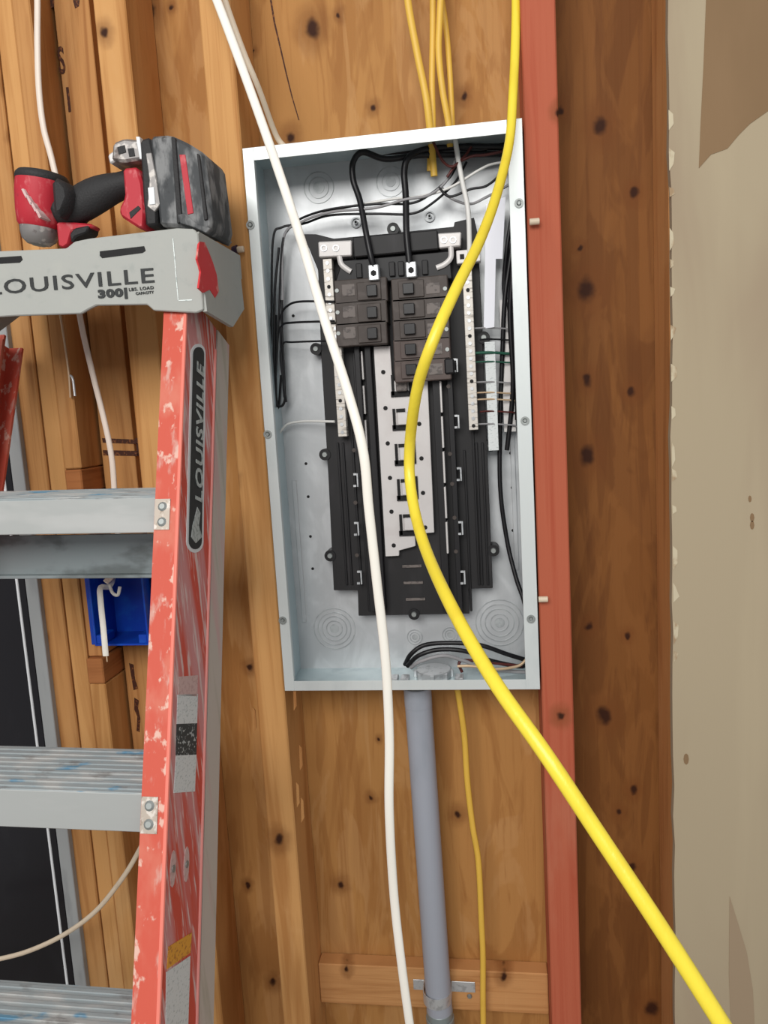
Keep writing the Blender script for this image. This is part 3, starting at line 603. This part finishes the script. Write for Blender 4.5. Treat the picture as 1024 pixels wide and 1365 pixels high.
# loose wire hanging beside the studs
hk = cable('wire', [(76, 395, .0), (82, 430, .0), (88, 470, .0), (92, 500, .0), (94, 530, .0)], .0016, M['wtan'], 'thin bare wire with a bent end hanging under the ladder cap', 'wire', n=8)
cable('bent_end', [(92, 500, .001), (97, 505, .0), (100, 528, -.002)], .0019, M['silver'], None, parent=hk)

# ------------------------------------------------------------------ conduit under the panel
a = U(557, 926, .052); b = U(586, 1345, .052); dd = (b - a).normalized(); rc = .0202
cn = root('conduit', b + dd * .7, 'grey plastic conduit rising into the bottom of the panel', 'conduit')
bm = bmesh.new(); cyl(bm, a, dd, rc, (b - a).length + .004, 28); put('pipe', bm, M['pvc'], cn, smooth=40)
bm = bmesh.new(); cyl(bm, a + dd * -.012, dd, rc * 1.02, .03, 28, bv=.001); put('bushing', bm, M['pvc'], cn, smooth=40)
bm = bmesh.new(); cyl(bm, b + dd * .0, dd, rc * 1.03, .012, 28, bv=.001); cyl(bm, b + dd * .012, dd, rc * 1.1, .03, 28, bv=.001); cyl(bm, b + dd * .042, dd, rc * 1.0, .75, 28); put('coupling', bm, M['pvc2'], cn, smooth=40)
p = U(583, 1326, .052)
st = root('pipe_strap', U(583, 1326, .07), 'small metal strap holding the conduit to the nailing block', 'pipe strap')
bm = bmesh.new(); yb_ = .0722
for s, xe in ((-1, 552), (1, 634)):
    bm = bmesh.new(); e = U(xe, 1326, yb_); box(bm, min(e.x, p.x + s * rc), max(e.x, p.x + s * rc), yb_ - .0015, yb_, p.z - .009, p.z + .009, .0004)
    put('strap_foot', bm, M['silver'], st)
bm = bmesh.new(); n = 16; qs = []
for i in range(n + 1):
    a0 = -math.pi * i / n
    qs.append([(p.x + (rc + t_) * math.cos(a0), p.y + (rc + t_) * math.sin(a0)) for t_ in (.0005, .002)])
qs = [[(p.x + rc + .0005, yb_), (p.x + rc + .002, yb_)]] + qs + [[(p.x - rc - .0005, yb_), (p.x - rc - .002, yb_)]]
vv = [[bm.verts.new((x, y, p.z + dz_)) for (x, y) in q for dz_ in (-.009, .009)] for q in qs]
for a_, b_ in zip(vv, vv[1:]):
    for j, k_ in ((0, 1), (1, 3), (3, 2), (2, 0)): bm.faces.new((a_[j], a_[k_], b_[k_], b_[j]))
bm.faces.new((vv[0][0], vv[0][1], vv[0][3], vv[0][2])); bm.faces.new((vv[-1][0], vv[-1][1], vv[-1][3], vv[-1][2]))
put('strap_band', bm, M['silver'], st, smooth=40)
bm = bmesh.new(); cyl(bm, U(626, 1328, yb_ - .0015), (0, -1, 0), .004, .002, 12, .003); put('strap_screw', bm, M['screw'], st, smooth=30)

# ------------------------------------------------------------------ blue box
bx = root('outlet_box', U(150, 860, .03), 'blue plastic outlet box nailed to the stud under the ladder step', 'outlet box')
a = U(106, 772, -.012); b = U(199, 860, -.012); yb2 = .055
xf_ = a.x; x0, x1, zt_, zb_ = xd + .0006, b.x, U(150, 766, -.012).z + .012, U(150, 861, -.012).z
bm = bmesh.new(); t = .0028
box(bm, x0, x0 + t, -.012, yb2, zb_, zt_, .0006); box(bm, x1 - t, x1, -.012, yb2, zb_, zt_, .0006)
box(bm, x0 + t, x1 - t, -.012, yb2, zt_ - t, zt_, .0006); box(bm, x0 + t, x1 - t, -.012, yb2, zb_, zb_ + t, .0006)
box(bm, x0 + t, x1 - t, yb2 - t, yb2, zb_ + t, zt_ - t); put('box_body', bm, M['blue'], bx)
bm = bmesh.new(); box(bm, xf_, x0 + .0005, .0005, .0035, zb_ - .002, zt_, .0008); put('nailing_flange', bm, M['blue'], bx)
bm = bmesh.new(); box(bm, x0 + t, x0 + .016, -.0115, .02, zb_ + t, zb_ + .016, .001); put('screw_boss', bm, M['blue'], bx)
bm = bmesh.new(); box(bm, x1 - .016, x1 - t, -.0115, .02, zb_ + t, zb_ + .016, .001); put('screw_boss', bm, M['blue'], bx)
cable('nonmetallic_cable', [(152, 766, .03), (150, 776, .01), (144, 782, -.005), (134, 784, -.02), (134, 800, -.03), (138, 840, -.035), (141, 874, -.036)], .0046, M['nm_white'], 'short white cable end hanging out of the blue box', 'cable', flat=.6)
cable('wire', [(146, 779, -.016), (150, 790, -.018), (157, 793, -.02), (160, 782, -.018)], .0024, M['nm_white'], 'curled white wire stub in the blue box', 'wire')
cable('wire', [(142, 872, -.035), (143, 882, -.036)], .0010, M['wtan'], 'bare wire tip below the white cable end', 'wire', k=2)

# ------------------------------------------------------------------ stepladder
YC = -.172
P1 = U(248, 418, YC); P2 = U(212, 1362, -.438)
dn = (P2 - P1).normalized()                   # down the outer front edge of the right rail
exl = (Vector((1, 0, 0)) + Vector((0, 0, -.020))).normalized()
nb_ = exl.cross(dn).normalized()
if nb_.y < 0: nb_ = -nb_                       # towards the wall
kz = -P1.z / dn.z
foot = P1 + dn * kz
FW = .0270; WD = .097; TH = .004
lw = -.075 - 265                               # cap spans this many px at its front
capw = .285
xc_ = P1.x - .150                              # middle of the ladder at the cap
lad = root('stepladder', Vector((foot.x - .3, foot.y + .04, 0)), 'dusty red fibreglass stepladder with grey top cap leaning against the studs', 'stepladder')
def rail(P, d, side, name, off, fw, wd_, mf, mw, ext):
    """C section: flange facing out, web at the outer side; off = distance behind the front face"""
    A = P + nb_ * off; ex_ = exl * side
    cross = [(0, 0), (-fw, 0), (-fw, TH), (-TH, TH), (-TH, wd_ - TH), (-fw, wd_ - TH), (-fw, wd_), (0, wd_)]
    top = A - d * ext; bot_k = -A.z / d.z
    b = bmesh.new(); rows = []
    for base_ in (top, A + d * bot_k):
        rr = []
        for (u, v) in cross:
            q = base_ + ex_ * u + nb_ * v
            if base_ is not top: q = q - d * (q.z / d.z)
            rr.append(b.verts.new(q))
        rows.append(rr)
    n = len(cross)
    for i in range(n):
        f = b.faces.new((rows[0][i], rows[0][(i + 1) % n], rows[1][(i + 1) % n], rows[1][i]))
        f.material_index = 1 if i == 7 or i == 3 else 0
    b.faces.new(rows[0]); b.faces.new(list(reversed(rows[1])))
    return put(name, b, [mf, mw], lad)
ddl = Vector((-abs(dn.x), dn.y, dn.z)); capx = .321
P1L = P1 - exl * capx                          # outer front edge of the left rail
flare = dn.x
rr_ = rail(P1, dn, 1, 'side_rail', 0, FW, WD, M['fib'], M['fibweb'], .03)
rl_ = rail(P1L, ddl, -1, 'side_rail', 0, FW, WD, M['fib'], M['fibweb'], .03)
dR = (dn + Vector((.012, 0, 0))).normalized()
rail(P1 + exl * .001, dn, 1, 'rear_rail', WD + .003, .024, .044, M['fibback'], M['fibback'], .03)
rail(P1L - exl * .001, ddl, -1, 'rear_rail', WD + .003, .024, .044, M['fib'], M['fib'], .04)
# bright worn corner bead along the rail edge
bm = bmesh.new(); tube(bm, [P1 + nb_ * .001 - exl * .001, P1 + dn * (kz - .01) + nb_ * .001 - exl * .001], .0022, 8, 1, 1)
put('corner_bead', bm, mat('worn_red_edge', C(232, 128, 112), .5), lad)
bm = bmesh.new(); Q0 = P1 + nb_ * (WD - .002) + exl * .0; tube(bm, [Q0, Q0 + dn * (kz - .09)], .0022, 8, 1, 1); put('corner_bead', bm, mat('worn_pink_edge', C(222, 142, 134), .5), lad)
nF = nb_
def onrail(px, py): return UP(px, py, P1, nF)
# steps
def step(py, px=200, nlab=None, last=False):
    F = onrail(px, py)                         # top front corner
    k = (F.z - P1.z) / dn.z
    cR = P1 + dn * k; cL = P1L + ddl * (k / 1)
    xr = cR.x - FW + .002; xl = cL.x + FW - .002
    y0 = F.y + .0005; zt = F.z; hh = .0390 if py < 1000 else .0415; dp = .096; g = exl.z / exl.x
    def shear(bm, z=None):
        for v in bm.verts: v.co.z += (v.co.x - F.x) * g
        return bm
    bm = bmesh.new(); box(bm, xl, xr, y0, y0 + .003, zt - hh, zt - .0005, .0009); s_ = put('step', shear(bm), M['alu'], lad)
    bm = bmesh.new(); box(bm, xl, xr, y0 + .0005, y0 + dp, zt - .003, zt + .0002, .0005)
    for i in range(9): box(bm, xl, xr, y0 + .006 + i * .010, y0 + .011 + i * .010, zt - .001, zt + .0014, .0003)
    put('tread', shear(bm), M['alu_tread'], s_)
    bm = bmesh.new(); box(bm, xl, xr, y0 + dp - .003, y0 + dp, zt - .03, zt - .003); put('rear_lip', shear(bm), M['alu_back'], s_)
    # bracket and rivets on each flange
    for P, sd in ((cR, -1), (cL, 1)):
        bm = bmesh.new(); c = P + exl * (sd * FW * .66) - nb_ * .0012 + dn * .020
        up = -dn
        q = [c - exl * .0085 + up * .017, c + exl * .0085 + up * .017, c + exl * .0085 - up * .017, c - exl * .0085 - up * .017]
        join(bm, loop(bm, q, nb_ * .0012)); br = put('step_bracket', bm, M['brack'], lad)
        for s2 in (-1, 1):
            bm = bmesh.new(); cyl(bm, c + up * .0085 * s2, -nb_, .0052, .0016, 12, .003); put('rivet', bm, M['screw'], br, smooth=30)
    return F, xl, xr
F1 = step(663); F2 = step(1058, 183)
dz = F1[0].z - F2[0].z
k1 = (F1[0].z - P1.z) / dn.z
for i in range(2, 5):
    zt2 = F1[0].z - dz * i
    k = (zt2 - P1.z) / dn.z; q = P1 + dn * k
    if i == 2: F3 = step(1350 + 78, 168)
    else:
        # project the wanted height back on the rail plane directly
        o = Vector((q.x - FW, q.y, zt2)); P_ = o
        dl = P_ - EYE; den = dl.dot(AY); step(682.5 - FPX * dl.dot(AZ) / den, 512 + FPX * dl.dot(AX) / den)
# rear horizontal braces on the closed back frame
for py, hgt in ((712, .052), (1046, .04), (1400, .04)):
    Pb = P1 + nb_ * (WD + .006); c = UP(150, py, Pb, nF); k = (c.z - Pb.z) / dn.z; cR = Pb + dn * k
    cL = P1L + nb_ * (WD + .006) + ddl * k
    g = exl.z / exl.x; bm = bmesh.new()
    box(bm, cL.x + .003, cR.x - .003, c.y, c.y + .003, c.z - hgt, c.z, .0006)
    box(bm, cL.x + .003, cR.x - .003, c.y - .010, c.y + .001, c.z - hgt - .001, c.z - hgt + .003, .0006)
    for v in bm.verts: v.co.z += (v.co.x - c.x) * g
    put('rear_brace', bm, M['alu_back'], lad)
# feet
for P, d_ in ((P1, dn), (P1L, ddl)):
    q = P + d_ * (-P.z / d_.z); s = -1 if P is P1 else 1
    bm = bmesh.new(); xs = sorted((q.x - s * .004, q.x + s * .05)); box(bm, xs[0], xs[1], q.y - .006, q.y + .09, 0, .05, .003); put('rubber_foot', bm, M['dblack'], lad)
# things on the rail's web
wn_ = dn.cross(nb_).normalized()
if wn_.x < 0: wn_ = -wn_
WP = P1 + wn_ * .0007
def onweb(px, py): return UP(px, py, WP, wn_)
def webpoly(name, pxs, m, th=.0006, par=lad, lift=0):
    bm = bmesh.new(); join(bm, loop(bm, [onweb(x, y) + wn_ * lift for x, y in pxs], -wn_ * th)); return put(name, bm, m, par)
def capsule(xt, yt, xb, yb, wt, wb, n=10):
    out = []
    for i in range(n + 1):
        a = math.pi + math.pi * i / n; out.append((xt + wt * math.cos(a), yt + wt * 1.3 * math.sin(a)))
    for i in range(n + 1):
        a = math.pi * i / n; out.append((xb + wb * math.cos(a), yb + wb * 1.3 * math.sin(a)))
    return out
lab = webpoly('rail_label', capsule(264.5, 471, 260, 722, 9.8, 11.4), M['bead'])
webpoly('label_field', capsule(264.5, 472, 260, 721, 7.2, 8.6), M['ink'], par=lab, lift=.0006)
a = onweb(268.5, 672) ; b = onweb(270.5, 476); ex2 = (b - a).normalized(); ez2 = wn_.cross(ex2)
if ez2.dot(AX) > 0: ez2 = -ez2
text('LOUISVILLE', .030, M['chrome'], 'label_lettering', lab, a + wn_ * .0012, ex2, ez2, 1.0, .0006, .0006)
webpoly('label_emblem', [(254, 716), (256, 700), (262, 676), (266, 684), (264, 700), (268, 716), (260, 724)], M['chrome'], par=lab, lift=.0012)
webpoly('rail_sticker', [(239, 902), (264, 900), (263, 928), (238, 928)], M['stk_p'])
webpoly('rail_sticker', [(237, 926), (264, 925), (263, 964), (236, 965)], M['stk_w'])
webpoly('rail_sticker', [(236, 965), (263, 964), (262, 1006), (235, 1007)], M['stk_k'])
webpoly('rail_sticker', [(235, 1007), (262, 1006), (260, 1055), (232, 1057)], M['stk_w'])
webpoly('rail_sticker', [(225, 1262), (256, 1243), (254, 1270), (223, 1292)], M['stk_y'])
webpoly('rail_sticker', [(222, 1296), (254, 1274), (250, 1400), (221, 1400)], M['stk_w'])
for x, y in ((231, 1158), (249, 1152)):
    bm = bmesh.new(); c = onweb(x, y); sq = [c + (-dn) * (.017 * math.cos(t_)) + nb_ * (.007 * math.sin(t_)) for t_ in [i * math.pi / 6 for i in range(12)]]
    join(bm, loop(bm, sq, -wn_ * .0012)); h = put('web_rivet_plate', bm, M['stk_p'], lad)
    bm = bmesh.new(); cyl(bm, c, wn_, .0035, .001, 10); put('rivet', bm, M['screw'], h)
# ---- top cap
capr = bpy.data.objects.new('top_cap', None)
YCf = YC - .006
def CPt(px, py, Y=YCf): return U(px, py, Y)
def R3(o0, o1):
    pass
front = [(-80, 338), (88, 331), (99, 322), (118, 318), (236, 304), (258, 305), (264, 312), (268, 360), (271, 413), (262, 417), (205, 414), (196, 406), (128, 407), (118, 412), (108, 418), (20, 421), (-72, 427)]
bm = bmesh.new(); prism(bm, front, YCf, YCf + .006, .0012); cap = put('top_cap', bm, M['cap'], lad)
# cap top tray and rear skirt
dpt = .140
def capbox(bm, xa, xb, ya, yb, za, zb, bv=.001): box(bm, xa, xb, ya, yb, za, zb, bv)
tl = CPt(-78, 340); tm = CPt(100, 333); tr = CPt(264, 312)
g = -.020
ztop_r = CPt(258, 308).z; ztop_m = CPt(118, 320).z; ztop_l = CPt(88, 333).z; ztl = CPt(-76, 341).z
xr_, xm_, xl_ = CPt(266, 340).x, CPt(112, 320).x, CPt(-78, 340).x
bm = bmesh.new()
top = [Vector((xl_, YCf + .005, ztl)), Vector((CPt(92, 331).x, YCf + .005, ztop_l)), Vector((xm_, YCf + .005, ztop_m)), Vector((xr_, YCf + .005, ztop_r))]
low = [v + Vector((0, 0, -.006)) for v in reversed(top)]
join(bm, loop(bm, top + low, Vector((0, dpt, 0)))); put('cap_tray', bm, M['cap'], cap)
bm = bmesh.new(); back = [v + Vector((0, dpt, 0)) for v in top]; lowb = [v + Vector((0, dpt, -.03)) for v in reversed(top)]
join(bm, loop(bm, back + lowb, Vector((0, .005, 0)))); put('cap_rear_skirt', bm, M['cap'], cap)
# right end face: leans back, with a pointed lower edge
for sx, nm in ((xr_, 'r'), (xl_, 'l')):
    s = 1 if nm == 'r' else -1; zt_r = (ztop_r if nm == 'r' else ztl); zbf = CPt(270, 415).z if nm == 'r' else CPt(-74, 426).z
    pts = [Vector((sx, YCf + .003, zt_r - .001)), Vector((sx + s * .002, YCf + .003, zbf)), Vector((sx + s * .004, YCf + .085, zbf - .010)), Vector((sx + s * .003, YCf + dpt, zbf + .018)), Vector((sx + s * .001, YCf + dpt, zt_r - .001))]
    bm = bmesh.new(); join(bm, loop(bm, pts, Vector((-s * .005, 0, 0)))); ec = put('cap_end', bm, M['cap'], cap)
    if nm == 'r':
        P0 = pts[0] + Vector((.0035, 0, 0)); nE = (pts[1] - pts[0]).cross(pts[4] - pts[0]).normalized(); nE = nE if nE.x > 0 else -nE
        cap_end_plane = (pts[1] + Vector((.0006, 0, 0)), nE, ec)
pe, nE, ec = cap_end_plane
def oncap(px, py): return UP(px, py, pe, nE)
def cappoly(name, pxs, m, par):
    bm = bmesh.new(); join(bm, loop(bm, [oncap(x, y) for x, y in pxs], -nE * .0022)); return put(name, bm, m, par)
cappoly('torn_sticker', [(266, 322), (273, 323), (279, 337), (284, 350), (289, 366), (292, 388), (287, 397), (280, 386), (272, 390), (265, 384), (268, 362), (263, 345)], M['capred'], ec)
# slots, print
for q in (((133, 335), (192, 328), (194, 334), (190, 337), (136, 344), (133, 341)), ((-30, 345), (28, 341), (30, 346), (26, 350), (-28, 353))):
    bm = bmesh.new(); prism(bm, q, YCf - .0006, YCf + .0005); put('cap_slot', bm, M['dark'], cap)
ex3 = (CPt(205, 376.5) - CPt(15, 390)).normalized(); b0 = CPt(-14, 393, YCf - .0008)
LW = (CPt(206, 376) - CPt(-14, 393)).length
def fit_text(body, P, q, hpx, m, name, bold=0):
    Lh = hpx / FPX * .86; tgt = (q - P).length; cu = text(body, Lh / .70, m, name, cap, P, (q - P).normalized(), Vector((-(q - P).z, 0, (q - P).x)).normalized(), 1.0, .0006, bold)
    w_ = cu.dimensions
    bpy.context.view_layer.update()
    me = cu.data; exd = (q - P).normalized(); xs = [v.co.dot(exd) for v in me.vertices]; cur = max(xs) - min(xs); mid = (max(xs) + min(xs)) / 2; f = tgt / cur
    ctr = (P + q) / 2; wc = cu.location + wloc(cap)
    for v in me.vertices: v.co += exd * ((v.co.dot(exd) - mid) * (f - 1))
    # centre it between P and q
    cmid = (wc + exd * mid).dot(exd); cu.location += exd * (ctr.dot(exd) - cmid)
    return cu
fit_text('LOUISVILLE', b0, CPt(206, 376, YCf - .0008), 19, M['ink'], 'cap_lettering', .0002)
fit_text('300|', CPt(131, 397, YCf - .0008), CPt(170, 394, YCf - .0008), 10, M['ink'], 'cap_lettering', .0007)
fit_text('LBS. LOAD', CPt(172, 388, YCf - .0008), CPt(205, 385, YCf - .0008), 4, M['ink'], 'cap_lettering', .0001)
fit_text('CAPACITY', CPt(181, 393, YCf - .0008), CPt(205, 391, YCf - .0008), 3.4, M['ink'], 'cap_lettering', .0001)
bm = bmesh.new()
for q in (((230, 318), (231, 318), (238, 400), (237, 400)), ((238, 400), (256, 399), (256, 400.5), (238, 401.2))): prism(bm, q, YCf - .0005, YCf + .0003)
put('moulded_line', bm, M['chrome'], cap)

# ------------------------------------------------------------------ cordless impact driver lying on the cap
YD_ = -.105
ctop = ztop_r
dr = root('impact_driver', U(60, 333, YD_), 'dusty red and black cordless impact driver standing on the ladder cap', 'power tool')
def lathe(name, prof, c, axis, m, n=24, parent=dr):
    """prof = (radius, distance along axis)"""
    axis = Vector(axis).normalized(); R = axis.to_track_quat('Z', 'Y').to_matrix(); bm = bmesh.new(); rows = []
    for r, h in prof:
        rows.append([bm.verts.new(Vector(c) + R @ Vector((r * math.cos(2 * math.pi * i / n), r * math.sin(2 * math.pi * i / n), h))) for i in range(n)])
    for a, b in zip(rows, rows[1:]):
        for i in range(n): bm.faces.new((a[i], a[(i + 1) % n], b[(i + 1) % n], b[i]))
    bm.faces.new(rows[0]); bm.faces.new(rows[-1]); return put(name, bm, m, parent, smooth=35)
hc = U(57, 233, YD_); hb = U(52, 326, YD_); ax = (hb - hc).normalized(); LH = (hb - hc).length
K = .93 / FPX
lathe('motor_cap', [(22 * K, -3 * K), (31 * K, -1 * K), (34.5 * K, 3 * K), (35 * K, 7 * K), (34 * K, 10 * K)], hc, ax, M['dblack'])
mh = lathe('motor_housing', [(34 * K, 8 * K), (34.5 * K, 24 * K), (32 * K, 50 * K), (29 * K, 66 * K), (26 * K, 70 * K)], hc, ax, M['dred'])
lathe('gear_nose', [(26 * K, 68 * K), (25 * K, 76 * K), (22 * K, 86 * K), (15 * K, 92 * K)], hc, ax, M['clip'])
lathe('bit_holder', [(12 * K, 90 * K), (11.5 * K, LH), (8 * K, LH + 2 * K)], hc, ax, M['screw'])
def dprism(name, pxs, half, m, bv=.003, parent=dr, Yc=YD_):
    bm = bmesh.new(); prism(bm, pxs, Yc - half, Yc + half, bv)
    return put(name, bm, m, parent, smooth=40)
dprism('motor_shroud', [(66, 236), (80, 236), (90, 247), (93, 262), (84, 285), (70, 290)], .0325, M['dblack'], .006)
for i in range(4): dprism('vent_slot', [(28 + i * 6, 252 + i * 9), (31 + i * 6, 251 + i * 9), (37 + i * 6, 262 + i * 9), (34 + i * 6, 264 + i * 9)], .0355, M['stk_p'], .0003)
# handle: swept, swelling in the middle
bm = bmesh.new(); hp = [U(x, y, YD_) for x, y in ((78, 283), (100, 276), (125, 262), (148, 252), (176, 244))]
hp = crom(hp, 6); rws = []
rad = lambda t: (19 + 6 * math.sin(math.pi * min(1, t * 1.15)) - 2 * t) * K
for i, p in enumerate(hp):
    t = (hp[min(i + 1, len(hp) - 1)] - hp[max(i - 1, 0)]).normalized(); u = t.cross(Vector((0, 1, 0))).normalized(); f = i / (len(hp) - 1); r = rad(f)
    rws.append([bm.verts.new(p + u * (r * math.cos(2 * math.pi * j / 20)) + Vector((0, 1, 0)) * (.0175 * math.sin(2 * math.pi * j / 20))) for j in range(20)])
for a, b in zip(rws, rws[1:]):
    for j in range(20): bm.faces.new((a[j], a[(j + 1) % 20], b[(j + 1) % 20], b[j]))
bm.faces.new(rws[0]); bm.faces.new(rws[-1]); put('handle', bm, M['dblack'], dr, smooth=True)
dprism('trigger', [(74, 296), (96, 296), (122, 298), (124, 303), (96, 308), (91, 326), (84, 331), (77, 328)], .011, M['dred'], .003)
dprism('trigger_guard', [(92, 312), (98, 304), (118, 300), (116, 310), (100, 316), (95, 324)], .014, M['dblack'], .002)
ft = dprism('tool_foot', [(163, 224), (183, 222), (190, 245), (193, 280), (192, 303), (186, 305), (172, 296), (160, 288), (158, 278), (166, 262)], .030, M['dred'], .004)
dprism('foot_line', [(172, 283), (184, 274), (188, 278), (174, 292)], .0306, M['dblack'], .0005)
hs = root('x', (0, 0, 0), 'x', 'x'); bpy.data.objects.remove(hs)
dprism('belt_clip', [(150, 190), (165, 184), (186, 186), (190, 212), (166, 216), (148, 214)], .026, M['clip'], .003)
for q in ([(156, 196), (166, 193), (168, 203), (158, 206)], [(170, 198), (178, 197), (180, 208), (172, 209)]): dprism('clip_notch', q, .0268, M['dblack'], .0004)
dprism('bit_clip', [(143, 206), (152, 200), (158, 212), (146, 219)], .018, M['tin'], .002)
dprism('clip_edge', [(181, 182), (186, 182), (190, 212), (186, 212)], .0275, M['bead'], .0005)
bt = dprism('battery_mount', [(186, 186), (200, 182), (208, 215), (210, 300), (194, 302), (190, 262)], .034, M['dblack'], .003)
dprism('battery_latch', [(194, 204), (202, 203), (209, 240), (214, 272), (206, 283), (196, 275), (199, 240)], .0352, M['clip'], .001, bt)
dprism('latch_text', [(197, 250), (205, 249), (207, 272), (199, 273)], .0362, M['bead'], .0004, bt)
b1 = dprism('battery_pack', [(199, 181), (226, 179), (250, 190), (272, 204), (278, 250), (284, 300), (276, 312), (258, 304), (212, 301), (208, 250)], .037, M['batt'], .004)
dprism('battery_stripe', [(239, 206), (247, 206), (258, 284), (250, 286)], .0378, M['dred'], .0004, b1)
dprism('battery_rib', [(228, 182), (234, 184), (243, 296), (236, 298)], .0392, M['dblack'], .0008, b1)
dprism('battery_rib', [(262, 204), (266, 206), (277, 292), (272, 294)], .0392, M['dblack'], .0008, b1)
dprism('battery_bumper', [(236, 286), (246, 284), (262, 298), (280, 304), (275, 311), (258, 303), (240, 298)], .0398, M['batt'], .001, b1)
bpy.context.view_layer.update()
